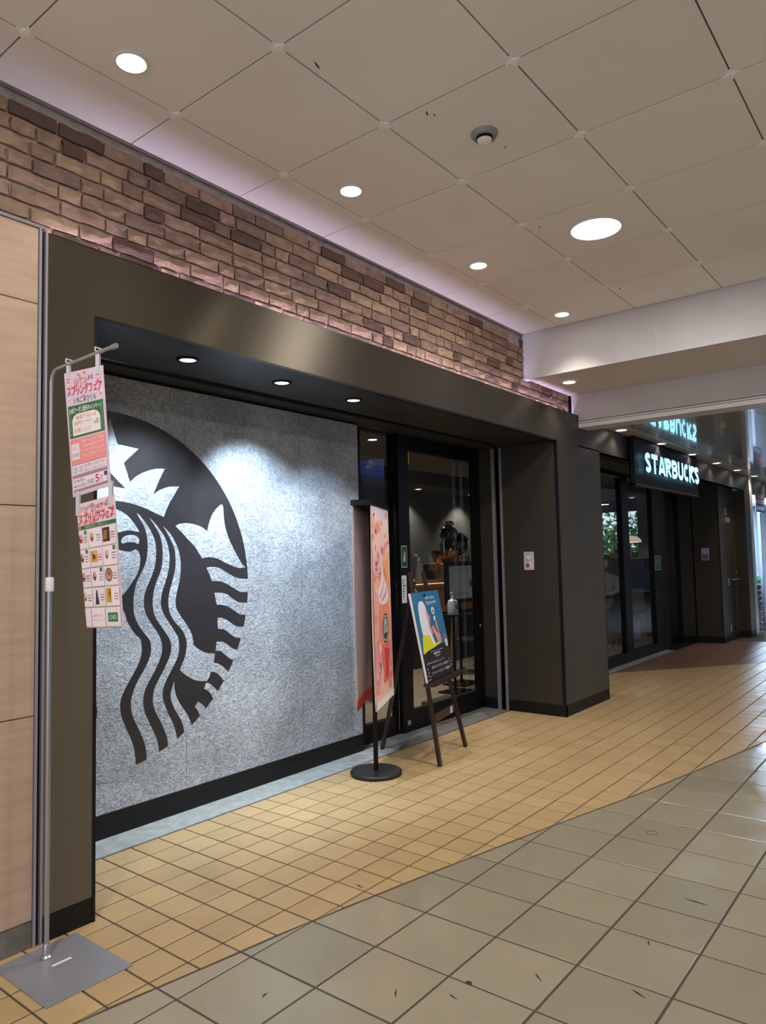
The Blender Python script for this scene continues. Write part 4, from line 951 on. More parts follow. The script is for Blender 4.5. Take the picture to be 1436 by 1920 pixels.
P.poly([(.35, .30), (.30, .38), (.28, .45), (.34, .50), (.46, .56), (.60, .66), (.66, .60), (.80, .52), (.86, .45), (.84, .36), (.80, .29)], (244, 150, 120))
P.poly([(.22, .53), (.24, .575), (.34, .60), (.44, .64), (.52, .70), (.60, .63), (.72, .60), (.82, .57), (.86, .53), (.7, .50), (.4, .50)], (246, 232, 236))
P.poly([(.30, .545), (.5, .585), (.62, .64), (.64, .635), (.54, .575), (.36, .535)], (220, 170, 190)); P.poly([(.42, .525), (.62, .555), (.76, .585), (.78, .58), (.66, .54), (.46, .515)], (216, 150, 170))
P.poly([(.6, .70), (.78, .80), (.9, .76), (.94, .62), (.88, .52), (.8, .58), (.72, .66)], (250, 176, 110)); P.poly([(.64, .72), (.80, .81), (.86, .78), (.76, .72)], (252, 206, 160))
P.poly([(.34, .30), (.84, .30), (.74, .10), (.44, .10)], (236, 120, 110)); P.poly([(.50, .28), (.80, .26), (.70, .12), (.55, .12)], (214, 70, 60))
P.ell(.60, .375, .19, .077, (30, 76, 60), 30); P.ell(.60, .375, .165, .066, (224, 232, 226), 30); P.ell(.60, .375, .15, .06, (30, 76, 60), 30)
for k in range(5): P.poly([(.50+.045*k, .35), (.53+.045*k, .37), (.50+.045*k, .385), (.53+.045*k, .405), (.55+.045*k, .405), (.52+.045*k, .385), (.55+.045*k, .37), (.52+.045*k, .35)], (224, 232, 226))
P.ell(.6, .412, .05, .014, (224, 232, 226), 12)
for (a, b, c, d) in ((.10, .93, .16, .97), (.14, .90, .22, .86), (.48, .80, .52, .76), (.22, .22, .30, .18), (.20, .20, .34, .21)): P.poly([(a, b), (a+.015, b+.003), (c+.02, d), (c, d-.004)], (70, 40, 50))
P.ell(.12, .955, .03, .006, (80, 60, 80), 8); P.ell(.2, .875, .03, .006, (80, 60, 80), 8)
P.text('桜舞う', .12, .70, .30, .725, (130, 60, 70)); P.text('春のひととき', .12, .675, .42, .69, (150, 80, 90)); P.text('さくら いちご ミルク', .12, .655, .42, .667, (150, 80, 90)); P.text('フラペチーノ', .12, .635, .36, .648, (150, 80, 90))
P.text('COFFEE', .45, .358, .75, .364, (224, 232, 226))
P.rect(0, 0, 1, .035, (250, 246, 244))
P.build('print', bn, m_cloth)

# ================================================================== EASEL WITH POSTER BOARD
FLf, FRf = Vector((4.438, 3.04, 0)), Vector((5.01, 3.181, 0)); Cb = Vector((4.57, 3.68, 0))
et = (FRf-FLf).normalized(); eb = Vector((-et.y, et.x, 0)); ec = (FLf+FRf)/2
top = lambda s_: ec+et*s_+eb*.27+Vector((0, 0, 1.40))
TL_, TR_ = top(-.13), top(.14)
es = thing('easel', (ec.x, ec.y, 0), 'dark red-brown wooden easel standing open in front of the glass door', 'easel')
nrm = (FRf-FLf).cross(TL_-FLf).normalized()
for a, b in ((FLf, TL_), (FRf, TR_)): obj('front_leg', MB().beam(a+Vector((0, 0, .002)), b, .036, .024, et), m_dwood, es)
obj('back_leg', MB().beam(Cb+Vector((0, 0, .004)), ec+eb*.29+Vector((0, 0, 1.32)), .034, .024, et), m_dwood, es)
def ep(s_, h, off=0):    # point on the leaning plane: s along, h height; off in front
    return ec+et*s_+eb*(.27*h/1.40)+Vector((0, 0, h))-eb*off
def bar(n_, s0, s1, h, w, d, off, m_=m_dwood): return obj(n_, MB().beam(ep(s0, h, off), ep(s1, h, off), d, w, eb), m_, es)
bar('crossbar', -.17, .17, 1.22, .05, .016, .0)
cb_ = bar('crossbar', -.215, .215, .32, .06, .014, .0)
obj('crossbar_tag', MB().beam(ep(.11, .32, .009), ep(.15, .32, .009), .003, .05, eb), m_white, cb_)
lg_ = bar('ledge', -.31, .33, .575, .022, .085, .045)
obj('ledge_lip', MB().beam(ep(-.31, .592, .09), ep(.33, .592, .09), .012, .026, eb), m_dwood, lg_)
obj('peg', MB().tube([ep(-.03, 1.22, .005), ep(-.03, 1.22, .05)], .008, 10), m_black, es)
bd = thing('poster_board', tuple(ep(0, .59, .035)), 'blue illustrated poster board of a white-haired woman with a cup, resting on the easel', 'poster board')
H0, H1 = .590, 1.245; s0, s1 = -.285, .30
Q = [ep(s0, H1, .034), ep(s1, H1, .034), ep(s1, H0, .034), ep(s0, H0, .034)]
obj('board', slab(Q, .018), m_white, bd)
P = Print(*Q); P.rect(0, 0, 1, 1, (38, 112, 160))
P.rect(.0, .0, 1, .32, (34, 34, 36)); P.poly([(0, .31), (1, .31), (1, .345), (.86, .365), (.62, .37), (.4, .345), (.2, .33), (0, .30)], (34, 34, 36))
for (a, b, c, d) in ((.70, .42, .96, .46), (.72, .50, .98, .53), (.68, .57, .94, .62), (.74, .66, .98, .70), (.02, .88, .16, .98)): P.rect(a, b, c, d, (58, 134, 176)); P.rect(a+.02, b+.008, c-.02, d-.008, (38, 112, 160))
P.poly([(.30, .60), (.34, .78), (.42, .80), (.45, .76), (.47, .72), (.52, .705), (.475, .69), (.485, .665), (.46, .64), (.45, .60), (.50, .52), (.46, .48), (.34, .5)], (240, 160, 146))
P.poly([(.14, .52), (.13, .66), (.15, .80), (.19, .875), (.27, .90), (.36, .885), (.41, .84), (.42, .79), (.38, .77), (.40, .66), (.40, .56), (.48, .46), (.52, .395), (.46, .39), (.40, .44), (.33, .50), (.22, .47)], (226, 232, 246))
P.poly([(.12, .50), (.20, .52), (.30, .49), (.36, .51), (.42, .42), (.48, .385), (.62, .40), (.68, .37), (.60, .365), (.4, .345), (.2, .33), (.04, .305), (.08, .42)], (222, 214, 40))
P.poly([(.40, .44), (.46, .44), (.52, .375), (.47, .37)], (240, 244, 250))
P.poly([(.50, .58), (.56, .60), (.66, .50), (.70, .50), (.72, .60), (.70, .66), (.66, .67), (.67, .56), (.76, .43), (.74, .38), (.66, .37), (.60, .44)], (240, 150, 140))
P.poly([(.62, .655), (.68, .655), (.70, .70), (.64, .70)], (246, 246, 246)); P.ell(.655, .765, .055, .045, (240, 240, 244), 20); P.ell(.66, .76, .022, .024, (40, 36, 60), 16)
P.text('小粋な一杯から', .46, .905, .80, .94, WHT, .01); P.text('今日はどんな気分', .46, .85, .84, .885, WHT, .01); P.rect(.46, .84, .66, .843, (200, 220, 230))
P.poly([(.88, .41), (.95, .41), (.95, .455), (.915, .475), (.88, .455)], (190, 110, 70)); P.rect(.88, .32, .96, .405, (236, 236, 236)); P.rect(.90, .34, .94, .38, (200, 200, 204))
P.text('Find your coffee', .30, .302, .74, .318, (225, 225, 225)); P.text('毎日の', .38, .27, .62, .294, WHT, .02); P.text('コーヒー', .42, .24, .62, .262, WHT, .01)
P.text('お好みの豆をえらんで', .08, .185, .72, .205, (215, 215, 215)); P.text('挽きたてを お届け', .22, .125, .86, .155, (222, 222, 222)); P.text('コーヒーセミナー開催中', .20, .06, .88, .095, (222, 222, 222))
for (a, b) in ((.07, .14), (.09, .10), (.06, .07), (.12, .05), (.90, .17), (.93, .14), (.91, .11), (.94, .09), (.10, .025), (.05, .02)): P.ell(a, b, .014, .007, (226, 226, 220), 8)
P.build('print', bd)

# ================================================================== NOTICES
def notice_x(name, x, y0, y1, z0, z1, label):
    o = thing(name, (x, (y0+y1)/2, z0), label, 'notice'); C4 = [(x-.004, y1, z1), (x-.004, y0, z1), (x-.004, y0, z0), (x-.004, y1, z0)]
    obj('panel', slab(C4, .004), m_white, o); return o, Print(*C4)
o, P = notice_x('wall_notice', X1, 3.238, 3.342, 1.374, 1.548, 'small white notice with a red disc and a staircase figure on the dark jamb')
P.rect(.03, .02, .97, .98, (196, 192, 206)); P.text('お願い', .14, .84, .8, .92, RED, .02); P.poly([(.1, .66), (.45, .52), (.55, .56), (.78, .80), (.3, .8)], (226, 214, 206)); P.poly([(.08, .66), (.12, .69), (.5, .5), (.45, .49)], (60, 60, 80))
P.ell(.68, .42, .09, .05, (240, 240, 240)); P.poly([(.62, .36), (.78, .36), (.92, .10), (.58, .10)], (220, 224, 214)); P.ell(.36, .24, .17, .11, (176, 30, 60)); P.rect(.1, .03, .8, .07, (220, 214, 210)); P.build('print', o)
o, P = notice_x('wall_notice', 13.0, 3.32, 3.44, 1.38, 1.58, 'small grey and violet notice on the service box beside the far entrance')
P.rect(.05, .5, .95, .95, (176, 172, 178)); P.rect(.05, .05, .95, .5, (110, 100, 150)); P.ell(.5, .25, .12, .08, (190, 60, 80)); P.build('print', o)
def sticker(x0, x1, z0, z1, y, label, col, rnd=True, name='window_sticker'):
    o = thing(name, (x0, y, z0), label, 'sticker'); C4 = [(x0, y-.001, z1), (x1, y-.001, z1), (x1, y-.001, z0), (x0, y-.001, z0)]
    obj('backing', slab(C4, .0008), m_white, o); P = Print(*C4, step=.0002); P.rect(.04, .03, .96, .97, col); return o, P
o, P = sticker(5.085, 5.165, 1.43, 1.62, DY-.0455, 'dark green square sticker with a white border on the door stile', (24, 66, 62))
P.poly([(.3, .3), (.6, .25), (.7, .6), (.5, .8), (.4, .6)], (180, 190, 120)); P.ell(.45, .6, .1, .06, (200, 80, 60)); P.build('print', o)
o, P = sticker(5.08, 5.15, 1.12, 1.36, DY-.0455, 'white label with dark writing under the green sticker on the door stile', (214, 216, 222))
for i in range(8): P.rect(.2, .1+.1*i, .2+.5*random.random()+.1, .15+.1*i, (70, 70, 80))
P.build('print', o)
o, P = sticker(11.375, 11.66, 1.25, 1.47, 3.699, 'pale-bordered green square sticker on the frame of the far shop window', (52, 84, 84))
P.ell(.5, .5, .3, .3, (110, 140, 130)); P.ell(.5, .45, .16, .18, (52, 84, 84)); P.build('print', o)
o = thing('door_sticker', (5.27, DY-.029, 1.18), 'round white sticker with small figures on the door glass behind the easel top', 'sticker')
C4 = [(5.235, DY-.0295, 1.235), (5.335, DY-.0295, 1.235), (5.335, DY-.0295, 1.125), (5.235, DY-.0295, 1.125)]
P = Print(*C4); P.ell(.5, .5, .5, .5, (190, 190, 186), 28); P.ell(.5, .5, .43, .43, (120, 120, 120), 28); P.rect(.3, .3, .42, .7, (220, 220, 220)); P.ell(.68, .5, .1, .14, (180, 60, 60)); P.rect(.48, .35, .56, .65, (220, 220, 220)); P.build('print', o)

# ================================================================== INSIDE THE SHOP
# sign on a floor stand and sanitiser
qs = thing('notice_stand', (7.45, 4.75, 0), 'framed white notice on a black floor stand just inside the glass door', 'notice')
obj('stand_pole', MB().tube([(7.45, 4.76, .02), (7.45, 4.76, 1.02)], .016, 12), m_black, qs); obj('foot', bx(7.25, 7.65, 4.6, 4.9, .004, .022, bev=.004), m_black, qs)
C4 = [(7.15, 4.70, 1.41), (7.72, 4.70, 1.41), (7.72, 4.70, 1.02), (7.15, 4.70, 1.02)]
obj('frame', slab([(7.09, 4.703, 1.46), (7.78, 4.703, 1.46), (7.78, 4.703, .97), (7.09, 4.703, .97)], .03), m_black, qs); 
P = Print(*C4); P.rect(0, 0, 1, 1, (196, 190, 190)); P.rect(0, .86, 1, .872, (150, 140, 140)); P.text('モバイルオーダー', .2, .9, .65, .96, (60, 50, 56)); P.text('ご利用いただけます', .12, .80, .8, .85, (170, 90, 96)); P.ell(.9, .45, .13, .13, (60, 84, 96)); P.text('ご注文はこちら', .2, .12, .7, .18, (130, 130, 130)); P.build('print', qs)
sa = thing('sanitizer_stand', (7.0, 4.54, 0), 'slim black stand inside the door carrying a pump bottle', 'stand')
obj('pole', MB().tube([(6.97, 4.54, .02), (6.97, 4.54, .86)], .016, 12), m_black, sa); obj('foot', bx(6.80, 7.14, 4.42, 4.66, .004, .02, bev=.004), m_black, sa); obj('tray', bx(6.85, 7.08, 4.46, 4.62, .85, .868), m_black, sa)
bt = thing('pump_bottle', (6.95, 4.53, .868), 'white pump bottle with a blue label on the slim black stand', 'bottle')
obj('bottle', MB().lathe([(0, 0), (.058, 0), (.062, .01), (.060, .13), (.052, .155), (.02, .175), (.02, .19), (0, .19)], (6.95, 4.53, .868), 28), mat('milky_plastic', (214, 222, 232), rough=.35), bt, smooth=True)
pm_ = obj('pump', MB().lathe([(.018, .19), (.018, .205), (.006, .206), (.006, .235), (.012, .236), (.012, .25), (0, .25)], (6.95, 4.53, .868), 16), m_white, bt, smooth=True)
obj('spout', MB().beam((6.96, 4.53, 1.112), (6.86, 4.50, 1.108), .014, .014), m_white, pm_)
C4 = [(6.905, 4.468, 1.0), (6.975, 4.468, 1.0), (6.975, 4.468, .90), (6.905, 4.468, .90)]
P = Print(*C4); P.rect(0, .55, 1, .8, (60, 110, 180)); P.ell(.5, .45, .5, .2, (70, 130, 200)); P.text('SOAP', .2, .86, .8, 1.0, (40, 50, 80)); P.build('bottle_label', bt)
# counter
ct = thing('service_counter', (8.6, 6.1, 0), 'oak-fronted counter with a thin glowing line under its top, inside the shop', 'counter')
obj('top', bx(7.2, 10.2, 5.80, 6.4, 1.165, 1.205, bev=.004), m_oak, ct)
for i in range(6): obj('front_board', bx(7.25+i*.485, 7.73+i*.485, 5.86, 5.90, .74, 1.14), m_oak, ct)
obj('body', bx(7.25, 10.15, 5.905, 6.35, .003, 1.16), m_dark, ct)
obj('light_line', bx(7.3, 10.1, 5.845, 5.855, 1.15, 1.156), emis('amber_line', (1, .6, .3), 3), ct)
def pump(x, y, h, label):
    o = thing('dispenser_bottle', (x, y, 1.205), label, 'bottle')
    obj('body', MB().lathe([(0, 0), (.06, 0), (.06, h*.62), (.05, h*.68), (.02, h*.75), (0, h*.75)], (x, y, 1.205), 18), mat('dull_plastic', (120, 124, 120), rough=.4) if 'dull_plastic' not in MATS else MATS['dull_plastic'], o, smooth=True)
    obj('nozzle', MB().beam((x, y, 1.205+h*.75), (x, y, 1.205+h), .03, .03, (1, 0, 0)).beam((x+.02, y, 1.205+h*.95), (x-.10, y, 1.205+h), .03, .03), m_white, o)
pump(8.05, 5.98, .30, 'grey dispenser bottle at the left end of the oak counter'); pump(8.33, 5.98, .36, 'taller grey dispenser bottle with a white hood, second on the counter')
for i, (x, c_) in enumerate(((8.62, m_dark), (8.72, m_oak), (8.83, m_card))):
    o = thing('menu_board', (x, 6.0, 1.205), ('dark upright menu board leaning on the counter', 'thin oak board leaning between two others on the counter', 'tan upright board leaning on the counter')[i], 'menu board')
    obj('board', MB().beam((x, 6.0, 1.2125), (x-.07, 6.02, 1.43), .16, .02, (0, 1, 0)), c_, o)
ap = thing('brewing_apparatus', (9.22, 6.05, 1.205), 'shiny copper and dark glass coffee apparatus standing on the counter', 'coffee maker')
c0 = (9.22, 6.05, 1.205)
obj('stem', MB().lathe([(0, 0), (.13, 0), (.13, .015), (.05, .04), (.035, .16), (.06, .22)], c0, 24), m_copper, ap, smooth=True)
obj('lower_bowl', MB().lathe([(.05, .2), (.16, .25), (.20, .33), (.20, .40), (.21, .405), (.21, .415), (.19, .415)], (9.10, 6.05, 1.205), 28), m_copper, ap, smooth=True)
obj('lower_bowl', MB().lathe([(0, .12), (.10, .16), (.15, .24), (.15, .32), (.16, .325), (.16, .335), (.14, .335)], (9.45, 6.0, 1.205), 28), m_copper, ap, smooth=True)
obj('glass_globe', MB().lathe([(.10, .34), (.19, .40), (.235, .50), (.21, .60), (.14, .67), (.06, .70), (0, .70)], (9.36, 6.05, 1.205), 30), mat('smoked_glass', (20, 20, 24), rough=.08, spec=.9, coat=1), ap, smooth=True)
ld_ = obj('lid', MB().lathe([(.13, .60), (.15, .66), (.12, .74), (.05, .79), (0, .80)], (9.22, 6.05, 1.205), 26), MATS['smoked_glass'], ap, smooth=True)
obj('lid_knob', MB().lathe([(0, .79), (.07, .80), (.08, .83), (.05, .86), (0, .865)], (9.24, 6.05, 1.205), 20), m_copper, ld_, smooth=True)
obj('pipe', MB().tube([(9.08, 6.05, 1.6), (9.06, 6.05, 1.75), (9.12, 6.05, 1.86), (9.2, 6.05, 1.88)], .022, 10), m_chrome, ap, smooth=True)
# ceiling lights inside
sl_ = downlight(.05)
for i, (x, y, z, lb) in enumerate(((6.15, 5.0, 2.829, 'round lamp in the shop ceiling seen through the sidelight'), (7.2, 4.98, 2.829, 'round lamp in the shop ceiling seen at the top of the glass door'), (11.0, 6.72, 2.619, 'round lamp under the bulkhead at the right of the glass door'), (9.4, 6.72, 2.619, 'small round lamp under the bulkhead above the counter'), (13.9, 4.9, 2.599, 'round lamp in the shop ceiling seen through the far window'))):
    put(sl_, (x, y, z), lb)
    lamp('lamp', 'SPOT', (x, y, z-.02), 110 if i in (2, 3) else 12 if i == 4 else 150 if i == 1 else 90, WARM, None, (x, y+(.12 if i in (2, 3) else 0), 0), .04, 110, .6)
# chairs
def chair(x, y, rz, label):
    t = thing('wooden_chair', (0, 0, 0), label, 'chair')
    obj('seat', bx(-.21, .21, -.21, .21, .43, .46, bev=.008), m_dark, t); obj('backrest', bx(-.20, .20, .19, .215, .66, .82, bev=.006), m_oak, t)
    for sx in (-1, 1):
        obj('leg', MB().beam((sx*.18, -.18, .43), (sx*.21, -.22, .005), .035, .03), m_oak, t)
        obj('leg', MB().beam((sx*.18, .20, .80), (sx*.21, .25, .005), .035, .03), m_oak, t)
    for yy in (-.2, .22): obj('stretcher', MB().beam((-.195, yy, .2), (.195, yy, .2), .02, .02), m_oak, t)
    t.location = (x, y, .003); t.rotation_euler = (0, 0, rz)
chair(8.15, 5.05, .5, 'wooden chair with a dark seat right of the pump bottle stand, behind the door glass')
chair(9.75, 5.2, 2.2, 'wooden chair with a dark seat further back behind the door glass')
chair(6.35, 5.1, 1.2, 'wooden chair with a dark seat behind the easel')
tb_ = thing('cafe_table', (8.88, 5.25, 0), 'small dark round table between the wooden chairs inside the door', 'table')
obj('table_top', MB().lathe([(0, .70), (.3, .70), (.3, .73), (0, .73)], (8.88, 5.25, 0), 28), m_dark, tb_); obj('pedestal', MB().lathe([(0, .004), (.2, .004), (.2, .02), (.03, .03), (.025, .70)], (8.9, 5.25, 0), 20), m_black, tb_)
# far window contents
cab = thing('display_cabinet', (12.8, 4.6, 0), 'tall dark cabinet with open shelves behind the far shop window', 'cabinet')
obj('top', bx(12.05, 13.6, 4.40, 5.0, 1.40, 1.43), m_dark, cab); obj('side', bx(12.05, 12.09, 4.42, 5.0, .003, 1.40), m_dark, cab); obj('side', bx(13.56, 13.6, 4.42, 5.0, .003, 1.40), m_dark, cab)
obj('back', bx(12.09, 13.56, 4.95, 5.0, .003, 1.40), m_dark, cab); obj('front_panel', bx(12.09, 13.56, 4.42, 4.45, .94, 1.26), m_dark, cab); obj('shelf', bx(12.09, 13.56, 4.42, 4.95, .50, .53), m_dark, cab)
pp = thing('wall_poster', (12.5, 4.415, 1.22), 'brown poster with a pale curl on the front of the dark cabinet', 'poster')
C4 = [(12.10, 4.412, 1.40), (12.99, 4.412, 1.40), (12.99, 4.412, 1.25), (12.10, 4.412, 1.25)]
obj('card', slab(C4, .004), m_card, pp); P = Print(*C4); P.rect(0, 0, 1, 1, (92, 66, 56)); P.ell(.12, .35, .10, .4, (190, 170, 150), 16, 20, 170); P.ell(.1, .25, .05, .25, (210, 190, 170)); P.rect(.6, .6, .9, .7, (150, 120, 100)); P.build('print', pp)
for i, (x0, x1, z0, z1, lb) in enumerate(((12.22, 13.10, .60, .90, 'brown cardboard carton on the upper shelf of the dark cabinet'), (12.24, 13.14, .004, .45, 'larger brown cardboard carton standing on the floor under the cabinet shelf'))):
    o = thing('cardboard_box', ((x0+x1)/2, 4.65, z0 if i == 0 else 0), lb, 'box')
    zz = .53 if i == 0 else .004
    obj('carton', bx(x0, x1, 4.47, 4.9, zz, z1, bev=.004), m_card, o); obj('tape', bx(x0+.02, x1-.02, 4.467, 4.469, (zz+z1)/2-.02, (zz+z1)/2+.02), mat('parcel_tape', (150, 120, 84), rough=.3) if 'parcel_tape' not in MATS else MATS['parcel_tape'], o)
    if i: obj('plastic_wrap', bx(x0+.05, x1-.35, 4.46, 4.464, .05, .34), m_clear, o)
pb = thing('paper_bag', (12.56, 4.6, 1.43), 'salmon-coloured paper bag on top of the dark cabinet', 'bag')
obj('bag', bx(12.44, 12.72, 4.52, 4.64, 1.43, 1.62, bev=.006), mat('salmon_paper', (220, 170, 146), rough=.7), pb); obj('handle', MB().tube([(12.5, 4.52, 1.6), (12.52, 4.52, 1.66), (12.62, 4.52, 1.66), (12.66, 4.52, 1.6)], .004, 6), m_card, pb)
mc = thing('steel_grinder', (12.26, 4.6, 1.43), 'small bright steel machine left of the salmon paper bag', 'machine')
obj('body', bx(12.14, 12.38, 4.5, 4.7, 1.43, 1.53, bev=.01), m_chrome, mc); obj('hopper', MB().lathe([(.03, .10), (.08, .14), (.08, .17), (0, .17)], (12.26, 4.6, 1.43), 20), m_chrome, mc, smooth=True)
pe = thing('pendant_lamp', (13.0, 4.62, 1.72), 'small cream dome lamp hanging on a thin cord behind the far window', 'lamp')
obj('shade', MB().lathe([(.17, 0), (.16, .05), (.10, .10), (.02, .12), (0, .12)], (13.0, 4.62, 1.72), 26), mat('cream_shade', (236, 214, 186), rough=.6, emit=(1, .85, .66), es=.5), pe, smooth=True); obj('cord', MB().tube([(13.0, 4.62, 1.83), (13.0, 4.62, 2.828)], .004, 6), m_black, pe)
lamp('lamp', 'POINT', (13.0, 4.62, 1.74), 3, WARM, None, None, .03)
pc = obj('room_column', bx(13.85, 14.28, 4.57, 4.80, .003, 2.598), mat('grey_column', (130, 124, 116), rough=.7), loc=(14.05, 4.7, 0), label='plain grey-brown column behind the cabinet inside the far window', cat='column')
# seated customer
def skin_fig(name, chains, m, parent, root=(0, 0)):
    vs = []; es_ = []; rad = []
    for ch in chains:
        prev = None
        for p in ch:
            if isinstance(p, int): prev = p; continue
            vs.append(p[:3]); rad.append(p[3]); i = len(vs)-1
            if prev is not None: es_.append((prev, i))
            prev = i
    me = bpy.data.meshes.new(name); off = wloc(parent); me.from_pydata([Vector(v)-off for v in vs], es_, [])
    o = bpy.data.objects.new(name, me); COL.objects.link(o); o.parent = parent
    md = o.modifiers.new('skin', 'SKIN'); md.use_smooth_shade = True
    for i, r_ in enumerate(rad): me.skin_vertices[0].data[i].radius = (r_, r_)
    me.skin_vertices[0].data[0].use_root = True
    o.modifiers.new('sub', 'SUBSURF').levels = 1; o.modifiers['sub'].render_levels = 1
    me.materials.append(m); return o
px, py = 11.72, 4.62
pr = thing('person', (px, py, 0), 'seated person with dark hair in a beige top behind the far shop window', 'person')
skin_fig('body', [[(px, py, .70, .13), (px, py, .82, .12), (px, py, .98, .13), (px, py, 1.12, .12), (px, py, 1.20, .055), (px-.02, py, 1.27, .06), (px-.03, py, 1.36, .085), (px-.02, py, 1.44, .07)],
    [0, (px-.16, py+.09, .70, .085), (px-.42, py+.10, .68, .07), (px-.46, py+.10, .42, .05), (px-.44, py+.10, .26, .04), (px-.54, py+.10, .23, .035)],
    [0, (px-.16, py-.09, .70, .085), (px-.42, py-.10, .68, .07), (px-.46, py-.10, .42, .05), (px-.44, py-.10, .26, .04), (px-.54, py-.10, .23, .035)],
    [3, (px, py+.17, 1.12, .055), (px-.06, py+.21, .92, .042), (px-.26, py+.16, .86, .034), (px-.34, py+.14, .87, .028)],
    [3, (px, py-.17, 1.12, .055), (px-.06, py-.21, .92, .042), (px-.26, py-.16, .86, .034), (px-.34, py-.14, .87, .028)]], m_shirt, pr)
fc_ = obj('face', MB().lathe([(0, -.10), (.045, -.085), (.07, -.04), (.078, .01), (.07, .06), (0, .09)], (px-.055, py, 1.365), 18), m_skin, pr, smooth=True)
obj('nose', MB().tube([(px-.128, py, 1.385), (px-.147, py, 1.352), (px-.128, py, 1.345)], [.006, .012, .006], 8), m_skin, fc_, smooth=True)
for sy in (-1, 1):
    obj('eye', MB().tube([(px-.118, py+sy*.032, 1.378), (px-.128, py+sy*.030, 1.378)], .008, 8), m_black, fc_)
    for k in range(5):
        a = (k-1.6)*.014; L_f = (.03, .052, .056, .052, .042)[k]
        obj('thumb' if k == 0 else 'finger', MB().tube([(px-.34, py+sy*(.14)+a, .872), (px-.36-L_f*.5, py+sy*.14+a*1.3, .87), (px-.36-L_f, py+sy*.14+a*1.3, .858)], [.009, .008, .006], 8), m_skin, pr, smooth=True)
obj('hair', MB().lathe([(.085, -.16), (.098, -.08), (.105, .0), (.10, .07), (.07, .12), (0, .14)], (px-.0, py, 1.38), 22), m_hair, pr, smooth=True)
hs = thing('bar_stool', (px, py, 0), 'dark stool under the seated person', 'stool')
obj('seat', MB().lathe([(0, .56), (.17, .56), (.17, .59), (0, .59)], (px, py, 0), 24), m_dark, hs)
for k in range(4): a = R(45+90*k); obj('leg', MB().beam((px-.11*math.cos(a), py+.11*math.sin(a), .56), (px-.18*math.cos(a), py+.18*math.sin(a), .005), .026, .026), m_dark, hs)
ht = thing('high_table', (px-.65, py, 0), 'narrow black table in front of the seated person', 'table')
obj('table_top', bx(px-.74, px-.33, py-.25, py+.25, .825, .843), m_black, ht); obj('pedestal', MB().tube([(px-.50, py, .004), (px-.50, py, .825)], .03, 12), m_black, ht); obj('foot', MB().lathe([(0, .004), (.18, .004), (.18, .015), (0, .03)], (px-.50, py, 0), 20), m_black, ht)
# planting outside the far end of the shop
for i, (x, y, h) in enumerate(((16.7, 6.3, 2.6), (18.9, 8.0, 3.0), (16.4, 8.9, 2.2), (21.2, 7.0, 2.8))):
    o = thing('tree', (x, y, 0), ('leafy green tree beyond the shop windows, nearest the glass', 'tall leafy tree at the back of the yard outside', 'low leafy tree at the left of the yard outside', 'leafy tree at the right of the yard outside')[i], 'tree', 'trees outside the far windows')
    obj('trunk', MB().tube([(x, y, 0), (x+.05, y, h*.5), (x, y+.05, h*.8)], [.09, .07, .03], 8), m_bark, o)
    m = MB(); rr = random.Random(i)
    for k in range(900):
        a, b_, r_ = rr.uniform(0, 6.28), rr.gauss(0, .45), rr.random()**.5*1.1
        cx_, cy_, cz_ = x+r_*math.cos(a), y+r_*math.sin(a), h*.62+b_*.9
        u = Vector((rr.gauss(0, 1), rr.gauss(0, 1), rr.gauss(0, 1))).normalized()*.09; v = u.cross(Vector((rr.gauss(0, 1), rr.gauss(0, 1), 1))).normalized()*.04; c_ = Vector((cx_, cy_, cz_))
        m.add([c_-u, c_+v, c_+u, c_-v], [(0, 1, 2, 3)])
    obj('foliage', m, m_leaf, o, kind='stuff', fix=False)
obj('yard_ground', bx(14.5, 26, 4.72, 12, -.1, -.01), m_conc, loc=(18, 7, 0), kind='structure')

# ================================================================== SUPERMARKET EDGE
bkm = None; k_ = 0
def basket():
    t = thing('shopping_basket', (0, 0, 0), 'black plastic shopping basket in the stacks beside the white mosaic column', 'basket', 'stacked black shopping baskets')
    m = MB().box(-.21, .21, -.15, .15, 0, .012)
    for s_ in (-1, 1): m.box(-.225, .225, s_*.16-.006, s_*.16+.006, .012, .085).box(s_*.225-.006, s_*.225+.006, -.16, .16, .012, .085)
    obj('body', m, m_dark, t); obj('rim', MB().tube([(-.24, -.175, .088), (.24, -.175, .088), (.24, .175, .088), (-.24, .175, .088), (-.24, -.175, .088)], .009, 6), m_steel if False else mat('basket_rim', (70, 72, 78), rough=.3), t)
    return t
bk = basket(); used = False
for x, y, n in ((15.1, 3.35, 9), (15.75, 3.30, 8)):
    for k in range(n):
        lb = 'black shopping basket in the stack %s, %s' % ('nearest the mosaic column' if x < 15.5 else 'at the right edge', 'bottom one' if k == 0 else 'topmost one' if k == n-1 else ('second', 'third', 'fourth', 'fifth', 'sixth', 'seventh', 'eighth')[k-1]+' from the floor')
        if not used: bk.location = (x, y, .002+k*.108); bk['label'] = lb; o = bk; used = True
        else: o = dup(bk, (x, y, .002+k*.108), lb)
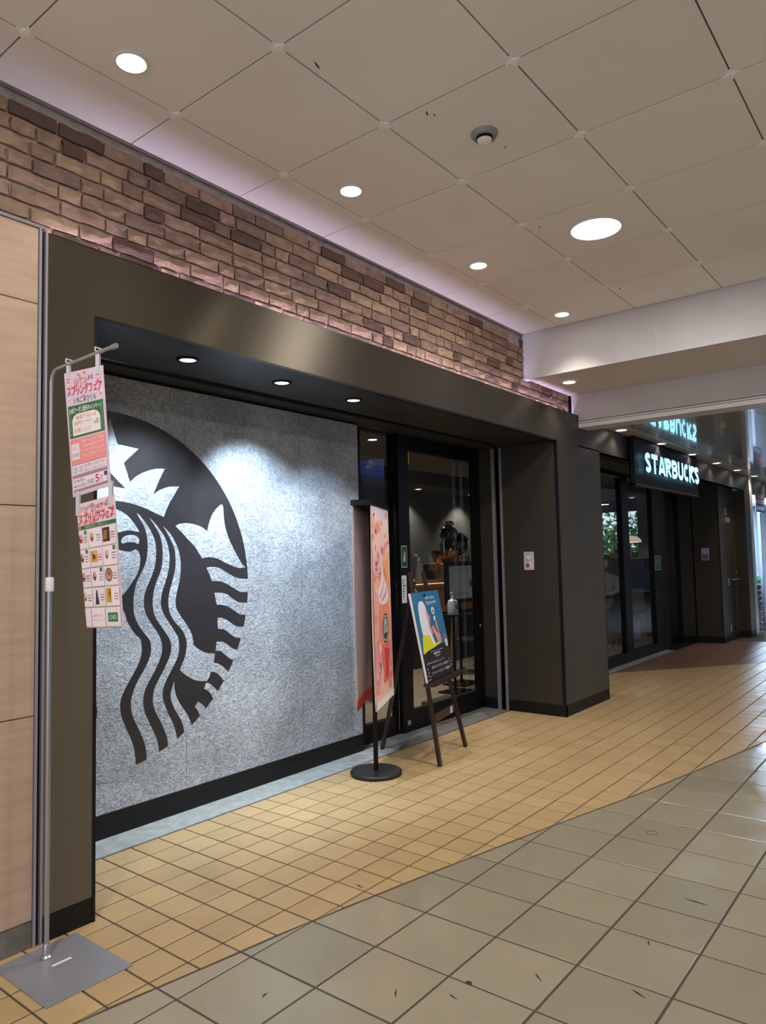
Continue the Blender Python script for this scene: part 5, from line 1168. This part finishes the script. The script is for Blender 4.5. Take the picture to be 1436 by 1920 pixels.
for i, (x, y, z, c_, nm_, lb) in enumerate(((15.1, 3.35, .985, (190, 214, 240), 'plastic_bag', 'pale blue crumpled plastic bag on the first basket stack'), (15.8, 3.3, .876, (60, 190, 120), 'plastic_bag', 'green plastic bag on the second basket stack'))):
    o = thing(nm_, (x, y, z), lb, 'bag'); m = MB().lathe([(0, 0), (.18, .01), (.21, .08), (.17, .17), (.07, .21), (.09, .26), (0, .25)], (x, y, z), 14)
    rr = random.Random(i); m.v = [(a+rr.uniform(-.02, .02), b+rr.uniform(-.02, .02), max(z, c+rr.uniform(-.015, .015))) for a, b, c in m.v]
    obj('sack', m, mat('bag_'+('blue', 'green')[i], c_, rough=.4), o, smooth=True); obj('tie', MB().tube([(x-.07, y, z+.21), (x+.07, y, z+.215)], .012, 6), m_white, o)
hp = thing('hanging_poster', (15.3, 2.99, 2.3), 'small pink and blue hanging poster above the basket stacks', 'poster')
C4 = [(14.95, 2.952, 2.62), (15.75, 2.952, 2.62), (15.75, 2.952, 2.25), (14.95, 2.952, 2.25)]
obj('card', slab(C4, .004), m_white, hp); P = Print(*C4); P.rect(0, .66, 1, 1, (90, 80, 90)); P.rect(0, .45, 1, .66, (210, 140, 170)); P.rect(0, 0, 1, .45, (70, 100, 190)); P.rect(.1, .12, .9, .3, (220, 226, 240)); P.text('SALE', .2, .75, .8, .92, WHT); P.build('print', hp)
for x in (16, 18.5, 21): lamp('lamp', 'AREA', (x, 3.9, 2.78), 420, (.55, .75, 1), None, (x, 3.9, 0), 1.6, sizey=.5)
for i, x in enumerate((16, 18.5, 21)): obj('light_panel', bx(x-.8, x+.8, 3.65, 4.15, 2.785, 2.799), emis('blue_white_tube%d' % i, (.5, .75, 1), 6), sm)
# blue lit sign across the corridor, seen mirrored in the sidelight
bs_ = thing('blue_sign', (12.9, -3.28, 1.9), 'blue lit sign box across the corridor', 'sign')
obj('box', bx(11.2, 14.9, -3.29, -3.20, 1.62, 2.22), m_blue, bs_); C4 = [(14.6, -3.199, 2.10), (11.5, -3.199, 2.10), (11.5, -3.199, 1.76), (14.6, -3.199, 1.76)]
P = Print(*C4); P.text('さくっと', .05, .1, .95, .95, (230, 240, 255), .02); P.build('lettering', bs_, emis('sign_text', (.8, .9, 1), 3))
